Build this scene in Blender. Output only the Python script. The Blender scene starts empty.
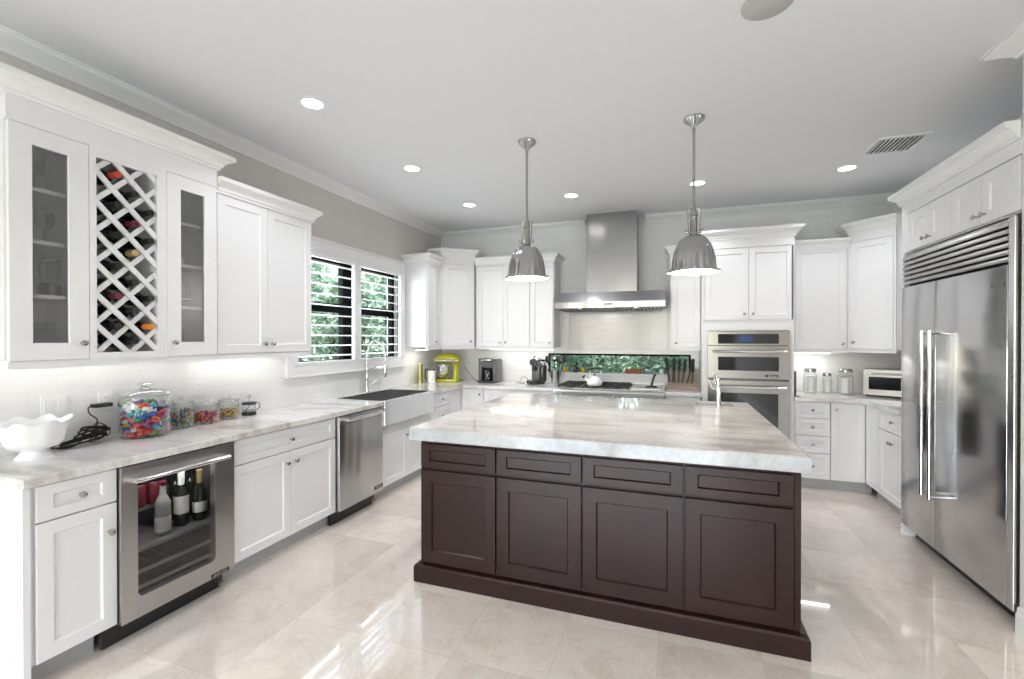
import bpy, bmesh, math, random
from mathutils import Vector, Matrix
random.seed(7)
S = bpy.context.scene
COL = S.collection
PI = math.pi

# ------------------------------------------------------------------ camera
cam_d = bpy.data.cameras.new('camera')
cam_d.sensor_width = 36.0
cam_d.lens = 456.01 / 1024 * 36.0
cam_d.shift_y = 1.6568 / 1024
cam_d.clip_start = 0.05
cam = bpy.data.objects.new('camera', cam_d)
cam.location = (3.1317, 0.0, 1.4918)
cam.rotation_euler = (PI / 2 - 0.0055, 0.0, 0.3396)
COL.objects.link(cam)
S.camera = cam

# ------------------------------------------------------------------ world, sun, daylight
W = bpy.data.worlds.new('sky')
S.world = W
W.use_nodes = True
wn = W.node_tree
bg = wn.nodes['Background']
sky = wn.nodes.new('ShaderNodeTexSky')
sky.sky_type = 'NISHITA'
sky.sun_disc = False
sky.sun_elevation = math.radians(52)
sky.sun_rotation = math.radians(200)
sky.air_density = 1.2
sky.dust_density = 2.0
wn.links.new(sky.outputs[0], bg.inputs[0])
bg.inputs[1].default_value = 1.1

def lamp(name, kind, loc, energy, color=(1, 1, 1), rot=(0, 0, 0), parent=None, **kw):
    d = bpy.data.lights.new(name, kind)
    d.energy = energy
    d.color = color
    for k, v in kw.items():
        setattr(d, k, v)
    o = bpy.data.objects.new(name, d)
    o.location = loc
    o.rotation_euler = rot
    if parent: o.parent = parent
    COL.objects.link(o)
    return o

SUN = lamp('sun', 'SUN', (0, 0, 8), 8.0, (1, .97, .93), tuple(Vector((-.25, .10, -.96)).to_track_quat('-Z', 'Y').to_euler()), angle=math.radians(1.5))
# area lamps added behind the camera, as daylight through unseen, assumed patio doors
for xx in (0.95, 3.1):
    lamp('daylight', 'AREA', (xx, -4.05, 1.25), 46, (.90, .925, 1.0), (PI / 2, 0, 0), shape='RECTANGLE', size=1.9, size_y=2.3)
# daylight through the kitchen window over the sink
lamp('daylight', 'AREA', (-0.3, 3.93, 1.78), 26, (.95, .98, 1.0), (0, -PI / 2, 0), shape='RECTANGLE', size=.98, size_y=1.6)

S.view_settings.view_transform = 'Standard'
S.view_settings.look = 'None'
S.view_settings.gamma = 1.0
S.view_settings.use_curve_mapping = False
S.view_settings.exposure = 0.34
S.cycles.use_denoising = True
S.cycles.max_bounces = 10
S.cycles.diffuse_bounces = 6
S.cycles.glossy_bounces = 5
S.cycles.transparent_max_bounces = 16
S.cycles.sample_clamp_indirect = 6.0
S.cycles.caustics_reflective = False
S.cycles.caustics_refractive = False

# ------------------------------------------------------------------ materials
MATS = {}
def newmat(name):
    m = bpy.data.materials.new(name)
    m.use_nodes = True
    MATS[name] = m
    return m, m.node_tree, m.node_tree.nodes['Principled BSDF']

def plain(name, col, rough=.5, metal=0.0, coat=0.0, spec=None, noise=0.0, nscale=20.0, bump=0.0):
    m, t, b = newmat(name)
    b.inputs['Base Color'].default_value = (*col, 1)
    b.inputs['Roughness'].default_value = rough
    b.inputs['Metallic'].default_value = metal
    if coat: b.inputs['Coat Weight'].default_value = coat; b.inputs['Coat Roughness'].default_value = .08
    if spec is not None: b.inputs['Specular IOR Level'].default_value = spec
    tc = t.nodes.new('ShaderNodeTexCoord')
    n = t.nodes.new('ShaderNodeTexNoise'); n.inputs['Scale'].default_value = nscale; n.inputs['Detail'].default_value = 4
    t.links.new(tc.outputs['Object'], n.inputs['Vector'])
    mix = t.nodes.new('ShaderNodeMix'); mix.data_type = 'RGBA'
    k = 1 - noise
    mix.inputs[6].default_value = (*[c * k for c in col], 1)
    mix.inputs[7].default_value = (*[min(1, c * (1 + noise * .5)) for c in col], 1)
    t.links.new(n.outputs['Fac'], mix.inputs[0])
    t.links.new(mix.outputs[2], b.inputs['Base Color'])
    if bump:
        bp = t.nodes.new('ShaderNodeBump'); bp.inputs['Strength'].default_value = bump; bp.inputs['Distance'].default_value = .002
        t.links.new(n.outputs['Fac'], bp.inputs['Height']); t.links.new(bp.outputs[0], b.inputs['Normal'])
    return m

def emis(name, col, strength):
    m, t, b = newmat(name)
    b.inputs['Base Color'].default_value = (*col, 1)
    b.inputs['Emission Color'].default_value = (*col, 1)
    b.inputs['Emission Strength'].default_value = strength
    return m

paint = plain('white_cabinet_paint', (.785, .787, .80), .34, noise=.01)
ceil_m = plain('ceiling_paint', (.775, .785, .81), .9, noise=.01, nscale=3)
trim_m = plain('white_trim_paint', (.82, .82, .82), .4, noise=.01)
beige = plain('greige_wall_paint', (.62, .60, .57), .85, noise=.02, nscale=5)
rearw = plain('taupe_wall_paint', (.30, .28, .26), .8, noise=.02, nscale=5)  # for the unseen rear wall, kept dark for contrast in the steel reflections
wallw = plain('white_wall_paint', (.74, .74, .73), .8, noise=.01, nscale=5)
dark_in = plain('dark_interior', (.09, .09, .092), .4)
blackm = plain('black_plastic', (.012, .012, .013), .3, noise=.1)
blackf = plain('black_window_frame', (.003, .003, .003), .7, spec=.1)
iron = plain('cast_iron', (.02, .02, .02), .55, noise=.3, nscale=80, bump=.3)
chrome = plain('chrome', (.78, .78, .79), .08, 1.0)
nickel = plain('nickel_knob', (.42, .41, .40), .25, 1.0)
graykick = plain('gray_toe_kick', (.42, .43, .44), .5)
porcelain = plain('porcelain', (.86, .86, .86), .12, coat=.5)
lime = plain('lime_enamel', (.46, .45, .02), .15, coat=.6)
greybox = plain('grey_plastic', (.10, .105, .11), .3)
steeld = plain('dark_steel', (.12, .12, .125), .35, .8)
woodlight = plain('acacia_wood', (.27, .205, .16), .5, noise=.35, nscale=14)
terracotta = plain('terracotta', (.35, .13, .06), .8, noise=.2)
labelm = plain('paper_label', (.80, .78, .70), .7, noise=.05)
bottleg = plain('dark_bottle_glass', (.012, .016, .010), .07, coat=.6)
bottlec = plain('rose_bottle_glass', (.30, .28, .27), .1, coat=.6)
foilred = plain('red_foil', (.45, .06, .03), .3, .3)
foilmar = plain('maroon_foil', (.12, .015, .03), .3, .3)
foilblk = plain('black_foil', (.015, .015, .016), .3, .2)
foilgold = plain('gold_foil', (.55, .40, .18), .3, .6)
foilor = plain('orange_foil', (.70, .22, .02), .35)
canred = plain('red_can', (.09, .01, .015), .3, .2, noise=.3, nscale=60)
speakerg = plain('speaker_grille', (.50, .50, .50), .8, noise=.05, nscale=300)
ventm = plain('vent_dark', (.03, .03, .03), .8)
rubber = plain('rubber_cable', (.006, .006, .006), .6)
stucco = plain('beige_stucco', (.62, .52, .40), .9, noise=.1)
rooft = plain('roof_tile', (.30, .16, .10), .9, noise=.3)
grass = plain('lawn', (.07, .16, .03), .9, noise=.4, nscale=6)
bark = plain('bark', (.06, .045, .03), .9, noise=.3)

# steel, brushed along local Z or X
def steel(name, col=(.60, .60, .60), rough=.27, axis='x', wav=0.0, wsc=(.4, .4, 2.2), round_=False):
    m, t, b = newmat(name)
    b.inputs['Metallic'].default_value = 1
    tc = t.nodes.new('ShaderNodeTexCoord')
    mp = t.nodes.new('ShaderNodeMapping')
    sc = {'x': (2, 200, 200), 'z': (200, 200, 2)}[axis]
    mp.inputs['Scale'].default_value = sc
    n = t.nodes.new('ShaderNodeTexNoise'); n.inputs['Scale'].default_value = 1; n.inputs['Detail'].default_value = 3
    t.links.new(tc.outputs['Object'], mp.inputs[0]); t.links.new(mp.outputs[0], n.inputs['Vector'])
    r = t.nodes.new('ShaderNodeMapRange'); r.inputs['To Min'].default_value = rough * .8; r.inputs['To Max'].default_value = rough * 1.25
    t.links.new(n.outputs['Fac'], r.inputs['Value']); t.links.new(r.outputs[0], b.inputs['Roughness'])
    c = t.nodes.new('ShaderNodeMix'); c.data_type = 'RGBA'
    c.inputs[6].default_value = (*[v * .93 for v in col], 1); c.inputs[7].default_value = (*[min(1, v * 1.07) for v in col], 1)
    t.links.new(n.outputs['Fac'], c.inputs[0]); t.links.new(c.outputs[2], b.inputs['Base Color'])
    if axis == 'z' and name in ('brushed_steel_upright', 'pendant_steel'):
        tg = t.nodes.new('ShaderNodeTangent'); tg.direction_type = 'RADIAL'; tg.axis = 'Z'
        b.inputs['Anisotropic'].default_value = .75; b.inputs['Anisotropic Rotation'].default_value = .25
        t.links.new(tg.outputs[0], b.inputs['Tangent'])
    if wav:
        n2 = t.nodes.new('ShaderNodeTexNoise'); n2.inputs['Scale'].default_value = 2.2; n2.inputs['Detail'].default_value = 1
        mp2 = t.nodes.new('ShaderNodeMapping'); mp2.inputs['Scale'].default_value = wsc
        src = tc.outputs['Object']
        if round_:      # brushing that follows the dome: the pattern only varies round the axis
            fl = t.nodes.new('ShaderNodeVectorMath'); fl.operation = 'MULTIPLY'; fl.inputs[1].default_value = (1, 1, 0); t.links.new(src, fl.inputs[0])
            nz = t.nodes.new('ShaderNodeVectorMath'); nz.operation = 'NORMALIZE'; t.links.new(fl.outputs[0], nz.inputs[0]); src = nz.outputs[0]
        t.links.new(src, mp2.inputs[0]); t.links.new(mp2.outputs[0], n2.inputs['Vector'])
        bp = t.nodes.new('ShaderNodeBump'); bp.inputs['Strength'].default_value = wav; bp.inputs['Distance'].default_value = .08 if round_ else .03
        t.links.new(n2.outputs['Fac'], bp.inputs['Height']); t.links.new(bp.outputs[0], b.inputs['Normal'])
    return m
steelx = steel('brushed_steel', (.56, .55, .54), .32, 'x')
steelh = steel('hood_steel', (.38, .38, .385), .24, 'z', .30, (2.2, 2.2, .25))
steelz = steel('brushed_steel_upright', (.60, .60, .60), .22, 'z')
steelf = steel('fridge_steel', (.52, .52, .525), .19, 'z', .35)
steelv = steel('dishwasher_steel', (.58, .575, .57), .22, 'z', .40, (2.5, 2.5, .3))
steelo = steel('oven_steel', (.27, .262, .25), .24, 'x')
sinksteel = steel('sink_steel', (.74, .74, .74), .16, 'z', .2, (2, 2, .3))
steelp = steel('pendant_steel', (.46, .46, .46), .14, 'z', .5, (1.5, 1.5, 1), True)

def glass(name, tint=(1, 1, 1), rough=.02, refl=.5, base=0.0):
    m = bpy.data.materials.new(name); m.use_nodes = True; MATS[name] = m
    t = m.node_tree; t.nodes.clear()
    o = t.nodes.new('ShaderNodeOutputMaterial'); mx = t.nodes.new('ShaderNodeMixShader')
    tr = t.nodes.new('ShaderNodeBsdfTransparent'); tr.inputs[0].default_value = (*tint, 1)
    gl = t.nodes.new('ShaderNodeBsdfGlossy'); gl.inputs['Roughness'].default_value = rough
    lw = t.nodes.new('ShaderNodeLayerWeight'); lw.inputs['Blend'].default_value = refl * .5
    ad = t.nodes.new('ShaderNodeMath'); ad.operation = 'ADD'; ad.use_clamp = True; ad.inputs[1].default_value = base
    t.links.new(lw.outputs['Facing' if refl > .6 else 'Fresnel'], ad.inputs[0]); t.links.new(ad.outputs[0], mx.inputs[0])
    t.links.new(tr.outputs[0], mx.inputs[1]); t.links.new(gl.outputs[0], mx.inputs[2]); t.links.new(mx.outputs[0], o.inputs[0])
    return m
pane = glass('window_glass', (.97, .98, .98), .0, .2)
cabglass = glass('cabinet_glass', (.97, .975, .98), .32, .5, .085)
coolglass = glass('cooler_glass', (.80, .81, .82), .03, .45, .03)
jarglass = glass('jar_glass', (.955, .965, .965), .03, .62)
crystal = glass('crystal_glass', (.90, .92, .93), .03, .7)

ovenglass = plain('oven_glass', (.015, .016, .018), .05, coat=.3)

# marble for the counters
def marble(name='veined_marble', cols=((.44, .42, .41), (.61, .58, .55), (.74, .72, .70), (.80, .80, .80))):
    m, t, b = newmat(name)
    tc = t.nodes.new('ShaderNodeTexCoord')
    mp = t.nodes.new('ShaderNodeMapping'); mp.inputs['Scale'].default_value = (1.0, 3.2, 1.0); mp.inputs['Rotation'].default_value = (0, 0, .25)
    t.links.new(tc.outputs['Object'], mp.inputs[0])
    n = t.nodes.new('ShaderNodeTexNoise'); n.inputs['Scale'].default_value = 1.7; n.inputs['Detail'].default_value = 9; n.inputs['Roughness'].default_value = .62; n.inputs['Distortion'].default_value = .8
    t.links.new(mp.outputs[0], n.inputs['Vector'])
    r = t.nodes.new('ShaderNodeValToRGB')
    e = r.color_ramp.elements
    e[0].position = .30; e[0].color = (*cols[0], 1)
    e[1].position = .70; e[1].color = (*cols[3], 1)
    k = e.new(.42); k.color = (*cols[1], 1)
    k = e.new(.51); k.color = (*cols[2], 1)
    t.links.new(n.outputs['Fac'], r.inputs[0])
    n2 = t.nodes.new('ShaderNodeTexNoise'); n2.inputs['Scale'].default_value = 38; n2.inputs['Detail'].default_value = 6; n2.inputs['Roughness'].default_value = .7
    t.links.new(tc.outputs['Object'], n2.inputs['Vector'])
    r2 = t.nodes.new('ShaderNodeMapRange'); r2.inputs['From Min'].default_value = .35; r2.inputs['From Max'].default_value = .55; r2.inputs['To Min'].default_value = .86; r2.inputs['To Max'].default_value = 1.0
    t.links.new(n2.outputs['Fac'], r2.inputs['Value'])
    mx = t.nodes.new('ShaderNodeMix'); mx.data_type = 'RGBA'; mx.blend_type = 'MULTIPLY'; mx.inputs[0].default_value = 1
    t.links.new(r.outputs[0], mx.inputs[6]); t.links.new(r2.outputs[0], mx.inputs[7])
    t.links.new(mx.outputs[2], b.inputs['Base Color'])
    b.inputs['Roughness'].default_value = .07
    return m
marble_m = marble()
marble_daylit = marble('marble_daylit_edge', ((.34, .37, .40), (.49, .52, .555), (.565, .595, .63), (.62, .645, .67)))  # same stone, with cool daylight on the slab edges put into its colour
marble_i = marble('island_marble', ((.40, .365, .34), (.53, .485, .45), (.62, .58, .545), (.70, .68, .66)))

def floor_mat():
    m, t, b = newmat('cream_marble_tile')
    L = t.links.new
    geo = t.nodes.new('ShaderNodeNewGeometry')
    def math_(op, a=None, c=None, va=0., vc=0.):
        n = t.nodes.new('ShaderNodeMath'); n.operation = op
        if a: L(a, n.inputs[0])
        else: n.inputs[0].default_value = va
        if c: L(c, n.inputs[1])
        else: n.inputs[1].default_value = vc
        return n.outputs[0]
    sp = t.nodes.new('ShaderNodeSeparateXYZ'); L(geo.outputs['Position'], sp.inputs[0])
    T = .4575
    fx = math_('DIVIDE', math_('SUBTRACT', sp.outputs[0], None, vc=.78 - 20 * T), None, vc=T)
    fy = math_('DIVIDE', math_('SUBTRACT', sp.outputs[1], None, vc=1.45 - 20 * T), None, vc=T)
    ix, iy = math_('FLOOR', fx), math_('FLOOR', fy)
    cid = t.nodes.new('ShaderNodeCombineXYZ'); L(ix, cid.inputs[0]); L(iy, cid.inputs[1])
    wn_ = t.nodes.new('ShaderNodeTexWhiteNoise'); wn_.noise_dimensions = '2D'; L(cid.outputs[0], wn_.inputs['Vector'])
    gx, gy = math_('FRACT', fx), math_('FRACT', fy)
    def edge(g): return math_('MINIMUM', g, math_('SUBTRACT', None, g, va=1.))
    em = math_('MINIMUM', edge(gx), edge(gy))
    grout = math_('LESS_THAN', em, None, vc=.0022)
    # per tile offset of the veining
    off = t.nodes.new('ShaderNodeVectorMath'); off.operation = 'MULTIPLY_ADD'
    L(wn_.outputs['Color'], off.inputs[0]); off.inputs[1].default_value = (9, 9, 9); L(geo.outputs['Position'], off.inputs[2])
    n = t.nodes.new('ShaderNodeTexNoise'); n.inputs['Scale'].default_value = 4.5; n.inputs['Detail'].default_value = 9; n.inputs['Roughness'].default_value = .68; n.inputs['Distortion'].default_value = .6
    L(off.outputs[0], n.inputs['Vector'])
    r = t.nodes.new('ShaderNodeValToRGB'); e = r.color_ramp.elements
    e[0].position = .30; e[0].color = (.76, .65, .56, 1)
    e[1].position = .70; e[1].color = (.93, .86, .785, 1)
    k = e.new(.48); k.color = (.87, .78, .70, 1)
    L(n.outputs['Fac'], r.inputs[0])
    n3 = t.nodes.new('ShaderNodeTexNoise'); n3.inputs['Scale'].default_value = 60; n3.inputs['Detail'].default_value = 3
    L(off.outputs[0], n3.inputs['Vector'])
    v3 = t.nodes.new('ShaderNodeMapRange'); v3.inputs['From Min'].default_value = .3; v3.inputs['From Max'].default_value = .6; v3.inputs['To Min'].default_value = .93; v3.inputs['To Max'].default_value = 1.02
    L(n3.outputs['Fac'], v3.inputs['Value'])
    tv = t.nodes.new('ShaderNodeMapRange'); tv.inputs['To Min'].default_value = .86; tv.inputs['To Max'].default_value = 1.10
    L(wn_.outputs['Value'], tv.inputs['Value'])
    mul = math_('MULTIPLY', v3.outputs[0], tv.outputs[0])
    mx = t.nodes.new('ShaderNodeMix'); mx.data_type = 'RGBA'; mx.blend_type = 'MULTIPLY'; mx.inputs[0].default_value = 1
    L(r.outputs[0], mx.inputs[6]); L(mul, mx.inputs[7])
    g = t.nodes.new('ShaderNodeMix'); g.data_type = 'RGBA'; L(grout, g.inputs[0]); L(mx.outputs[2], g.inputs[6]); g.inputs[7].default_value = (.62, .55, .49, 1)
    L(g.outputs[2], b.inputs['Base Color'])
    b.inputs['Roughness'].default_value = .04
    b.inputs['Coat Weight'].default_value = .6; b.inputs['Coat Roughness'].default_value = .02; b.inputs['Coat IOR'].default_value = 1.7
    b.inputs['Specular IOR Level'].default_value = .6
    return m
floor_m = floor_mat()

def subway(name, ax):
    m, t, b = newmat(name)
    L = t.links.new
    geo = t.nodes.new('ShaderNodeNewGeometry'); sp = t.nodes.new('ShaderNodeSeparateXYZ'); L(geo.outputs['Position'], sp.inputs[0])
    cb = t.nodes.new('ShaderNodeCombineXYZ'); L(sp.outputs[ax], cb.inputs[0]); L(sp.outputs[2], cb.inputs[1])
    br = t.nodes.new('ShaderNodeTexBrick'); L(cb.outputs[0], br.inputs['Vector'])
    br.inputs['Scale'].default_value = 1; br.inputs['Brick Width'].default_value = .23; br.inputs['Row Height'].default_value = .0762
    br.inputs['Mortar Size'].default_value = .0016; br.inputs['Mortar Smooth'].default_value = .3; br.inputs['Bias'].default_value = -.2
    br.inputs['Color1'].default_value = (.82, .82, .82, 1); br.inputs['Color2'].default_value = (.80, .80, .80, 1); br.inputs['Mortar'].default_value = (.74, .74, .74, 1)
    L(br.outputs['Color'], b.inputs['Base Color'])
    n = t.nodes.new('ShaderNodeTexNoise'); n.inputs['Scale'].default_value = 9; L(geo.outputs['Position'], n.inputs['Vector'])
    iv = t.nodes.new('ShaderNodeMath'); iv.operation = 'MULTIPLY_ADD'; L(br.outputs['Fac'], iv.inputs[0]); iv.inputs[1].default_value = -1.2; L(n.outputs['Fac'], iv.inputs[2])
    bp = t.nodes.new('ShaderNodeBump'); bp.inputs['Strength'].default_value = .35; bp.inputs['Distance'].default_value = .004
    L(iv.outputs[0], bp.inputs['Height']); L(bp.outputs[0], b.inputs['Normal'])
    b.inputs['Roughness'].default_value = .14
    return m
tile_back = subway('subway_tile_back', 0)
tile_left = subway('subway_tile_left', 1)

def wood(name, c1, c2, rough):
    m, t, b = newmat(name)
    tc = t.nodes.new('ShaderNodeTexCoord'); mp = t.nodes.new('ShaderNodeMapping'); mp.inputs['Scale'].default_value = (3, 3, 1.2)
    t.links.new(tc.outputs['Object'], mp.inputs[0])
    n = t.nodes.new('ShaderNodeTexNoise'); n.inputs['Scale'].default_value = 2.5; n.inputs['Detail'].default_value = 7; n.inputs['Distortion'].default_value = 1.2
    t.links.new(mp.outputs[0], n.inputs['Vector'])
    mx = t.nodes.new('ShaderNodeMix'); mx.data_type = 'RGBA'; mx.inputs[6].default_value = (*c1, 1); mx.inputs[7].default_value = (*c2, 1)
    r = t.nodes.new('ShaderNodeMapRange'); r.inputs['From Min'].default_value = .2; r.inputs['From Max'].default_value = .8
    t.links.new(n.outputs['Fac'], r.inputs['Value']); t.links.new(r.outputs[0], mx.inputs[0]); t.links.new(mx.outputs[2], b.inputs['Base Color'])
    b.inputs['Roughness'].default_value = rough
    b.inputs['Specular IOR Level'].default_value = .36
    return m
espresso = wood('espresso_wood', (.013, .0042, .0034), (.027, .0085, .0066), .31)

def leafmat(name, a, c):
    m, t, b = newmat(name)
    oi = t.nodes.new('ShaderNodeTexCoord'); n = t.nodes.new('ShaderNodeTexNoise'); n.inputs['Scale'].default_value = 5
    t.links.new(oi.outputs['Object'], n.inputs['Vector'])
    r = t.nodes.new('ShaderNodeMapRange'); r.inputs['From Min'].default_value = .35; r.inputs['From Max'].default_value = .65
    mx = t.nodes.new('ShaderNodeMix'); mx.data_type = 'RGBA'; mx.inputs[6].default_value = (*a, 1); mx.inputs[7].default_value = (*c, 1)
    t.links.new(n.outputs['Fac'], r.inputs['Value']); t.links.new(r.outputs[0], mx.inputs[0]); t.links.new(mx.outputs[2], b.inputs['Base Color'])
    b.inputs['Roughness'].default_value = .35
    tl = t.nodes.new('ShaderNodeBsdfTranslucent'); t.links.new(mx.outputs[2], tl.inputs[0])
    ms = t.nodes.new('ShaderNodeMixShader'); ms.inputs[0].default_value = .35
    out = t.nodes['Material Output']
    t.links.new(b.outputs[0], ms.inputs[1]); t.links.new(tl.outputs[0], ms.inputs[2]); t.links.new(ms.outputs[0], out.inputs[0])
    return m
leaf_m = leafmat('hedge_leaf', (.07, .15, .08), (.55, .66, .48))

cling = emis('lamp_glow', (1, .96, .88), 14)
stripglow = emis('strip_glow', (1, .97, .92), 4)
display = plain('blue_display', (.02, .06, .18), .1)

# ------------------------------------------------------------------ mesh helpers
def bm_new(): return bmesh.new()

def box(bm, x0, x1, y0, y1, z0, z1, bev=0.0):
    vs = [bm.verts.new(p) for p in ((x0, y0, z0), (x1, y0, z0), (x1, y1, z0), (x0, y1, z0), (x0, y0, z1), (x1, y0, z1), (x1, y1, z1), (x0, y1, z1))]
    fs = [bm.faces.new([vs[i] for i in q]) for q in ((3, 2, 1, 0), (4, 5, 6, 7), (0, 1, 5, 4), (1, 2, 6, 5), (2, 3, 7, 6), (3, 0, 4, 7))]
    if bev:
        es = list({e for f in fs for e in f.edges})
        bmesh.ops.bevel(bm, geom=es, offset=bev, segments=2, profile=.5, affect='EDGES')
    return bm

def prism(bm, pts, z0, z1, bev=0.0, M=None):
    """outline in XY extruded from z0 to z1; M maps the result"""
    a = [bm.verts.new((p[0], p[1], z0)) for p in pts]
    c = [bm.verts.new((p[0], p[1], z1)) for p in pts]
    n = len(pts); fs = [bm.faces.new(list(reversed(a))), bm.faces.new(c)]
    for i in range(n):
        fs.append(bm.faces.new([a[i], a[(i + 1) % n], c[(i + 1) % n], c[i]]))
    vs = a + c
    if bev:
        es = [e for e in fs[1].edges] + [e for e in fs[0].edges]
        r = bmesh.ops.bevel(bm, geom=es, offset=bev, segments=2, profile=.5, affect='EDGES')
        vs = list({v for v in vs if v.is_valid} | set(r['verts']))
    if M is not None:
        for v in vs: v.co = M @ v.co
    return bm

def lathe(bm, prof, c=(0, 0, 0), ax='z', seg=24, cap=True, squash=None):
    rings = []
    c = Vector(c)
    def mp(r, h, a):
        x, y = r * math.cos(a), r * math.sin(a)
        if ax == 'z': return c + Vector((x, y, h))
        if ax == 'y': return c + Vector((x, -h, y))      # h runs towards -y
        if ax == 'x': return c + Vector((h, x, y))
    for r, h in prof:
        if r < 1e-6: rings.append([bm.verts.new(mp(0, h, 0))])
        else: rings.append([bm.verts.new(mp(r, h, 2 * PI * i / seg)) for i in range(seg)])
    for a, b in zip(rings, rings[1:]):
        if len(a) == 1 and len(b) == 1: continue
        for i in range(seg):
            j = (i + 1) % seg
            if len(a) == 1: bm.faces.new([a[0], b[j], b[i]])
            elif len(b) == 1: bm.faces.new([a[i], a[j], b[0]])
            else: bm.faces.new([a[i], a[j], b[j], b[i]])
    if cap:
        for r in (rings[0], rings[-1]):
            if len(r) > 1: bm.faces.new(r)
    return bm

def tube(bm, pts, r, seg=8, closed=False):
    P = [Vector(p) for p in pts]; n = len(P)
    R = r if isinstance(r, (list, tuple)) else [r] * n
    up = None; rings = []
    for i in range(n):
        if closed: d = P[(i + 1) % n] - P[i - 1]
        else: d = P[min(i + 1, n - 1)] - P[max(i - 1, 0)]
        d.normalize()
        if up is None:
            up = Vector((0, 0, 1)) if abs(d.z) < .9 else Vector((1, 0, 0))
        s = d.cross(up); s.normalize(); up = s.cross(d); up.normalize()
        rings.append([bm.verts.new(P[i] + R[i] * (math.cos(2 * PI * k / seg) * s + math.sin(2 * PI * k / seg) * up)) for k in range(seg)])
    m = n if closed else n - 1
    for i in range(m):
        a, b = rings[i], rings[(i + 1) % n]
        for k in range(seg):
            bm.faces.new([a[k], a[(k + 1) % seg], b[(k + 1) % seg], b[k]])
    if not closed:
        bm.faces.new(list(reversed(rings[0]))); bm.faces.new(rings[-1])
    return bm

def spline(pts, n=8):
    P = [Vector(p) for p in pts]; out = []
    for i in range(len(P) - 1):
        p0, p1, p2, p3 = P[max(i - 1, 0)], P[i], P[i + 1], P[min(i + 2, len(P) - 1)]
        for k in range(n):
            t = k / n
            out.append(.5 * ((2 * p1) + (-p0 + p2) * t + (2 * p0 - 5 * p1 + 4 * p2 - p3) * t * t + (-p0 + 3 * p1 - 3 * p2 + p3) * t ** 3))
    out.append(P[-1])
    return out

def sweep(bm, path, prof):
    """moulding: prof = [(out, z)] swept along an XY path with mitred corners; out is to the right of the path"""
    P = [Vector((p[0], p[1])) for p in path]; n = len(P); rings = []
    for i in range(n):
        ds = []
        if i > 0: ds.append((P[i] - P[i - 1]).normalized())
        if i < n - 1: ds.append((P[i + 1] - P[i]).normalized())
        ns = [Vector((d.y, -d.x)) for d in ds]
        if len(ns) == 1: o = ns[0]
        else:
            o = ns[0] + ns[1]; o = o / (1 + ns[0].dot(ns[1]))
        rings.append([bm.verts.new((P[i].x + o.x * q[0], P[i].y + o.y * q[0], q[1])) for q in prof])
    k = len(prof)
    for a, b in zip(rings, rings[1:]):
        for j in range(k):
            bm.faces.new([a[j], b[j], b[(j + 1) % k], a[(j + 1) % k]])
    bm.faces.new(list(reversed(rings[0]))); bm.faces.new(rings[-1])
    return bm

def obj(name, bm, mat, parent=None, smooth=None, fix=True):
    if fix: bmesh.ops.recalc_face_normals(bm, faces=bm.faces)
    me = bpy.data.meshes.new(name); bm.to_mesh(me); bm.free()
    for m in (mat if isinstance(mat, (list, tuple)) else [mat]): me.materials.append(m)
    if smooth:
        me.shade_smooth(); me.set_sharp_from_angle(angle=math.radians(smooth))
    o = bpy.data.objects.new(name, me)
    if parent is not None: o.parent = parent
    COL.objects.link(o)
    return o

def thing(name, label, cat, loc=(0, 0, 0), rz=0.0, group=None):
    o = bpy.data.objects.new(name, None); o.empty_display_size = .1
    o.location = loc; o.rotation_euler = (0, 0, rz)
    o['label'] = label; o['category'] = cat
    if group: o['group'] = group
    COL.objects.link(o)
    return o

def tag(o, label, cat, group=None, kind=None):
    o['label'] = label; o['category'] = cat
    if group: o['group'] = group
    if kind: o['kind'] = kind
    return o

def struct(name, bm, mat, smooth=None):
    o = obj(name, bm, mat, None, smooth); o['kind'] = 'structure'; return o

def dup(o, loc=None, rot=None, label=None, parent=None, scale=None):
    c = o.copy(); COL.objects.link(c)
    if parent is not None: c.parent = parent
    if loc is not None: c.location = loc
    if rot is not None: c.rotation_euler = rot
    if scale is not None: c.scale = scale
    if label: c['label'] = label
    for ch in list(o.children): dup(ch, parent=c)
    return c

def text_part(name, body, size, mat, parent, loc, rot, ext=.0006):
    cu = bpy.data.curves.new(name, 'FONT'); cu.body = body; cu.size = size; cu.extrude = ext
    cu.align_x = 'CENTER'; cu.align_y = 'CENTER'
    tmp = bpy.data.objects.new(name + '_tmp', cu); COL.objects.link(tmp)
    dg = bpy.context.evaluated_depsgraph_get()
    me = bpy.data.meshes.new_from_object(tmp.evaluated_get(dg))
    bpy.data.objects.remove(tmp); bpy.data.curves.remove(cu)
    me.materials.clear(); me.materials.append(mat)
    o = bpy.data.objects.new(name, me); o.parent = parent; o.location = loc; o.rotation_euler = rot
    COL.objects.link(o)
    return o

# ------------------------------------------------------------------ dimensions
D = 5.823; H = 2.985; XR = 5.45; YB = -4.0     # back wall, ceiling, right wall, wall behind the camera
A = .61                                        # base door plane of the left run
K = D - .61; B = D - .35                       # back base and upper door planes
CT = .915

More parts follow.
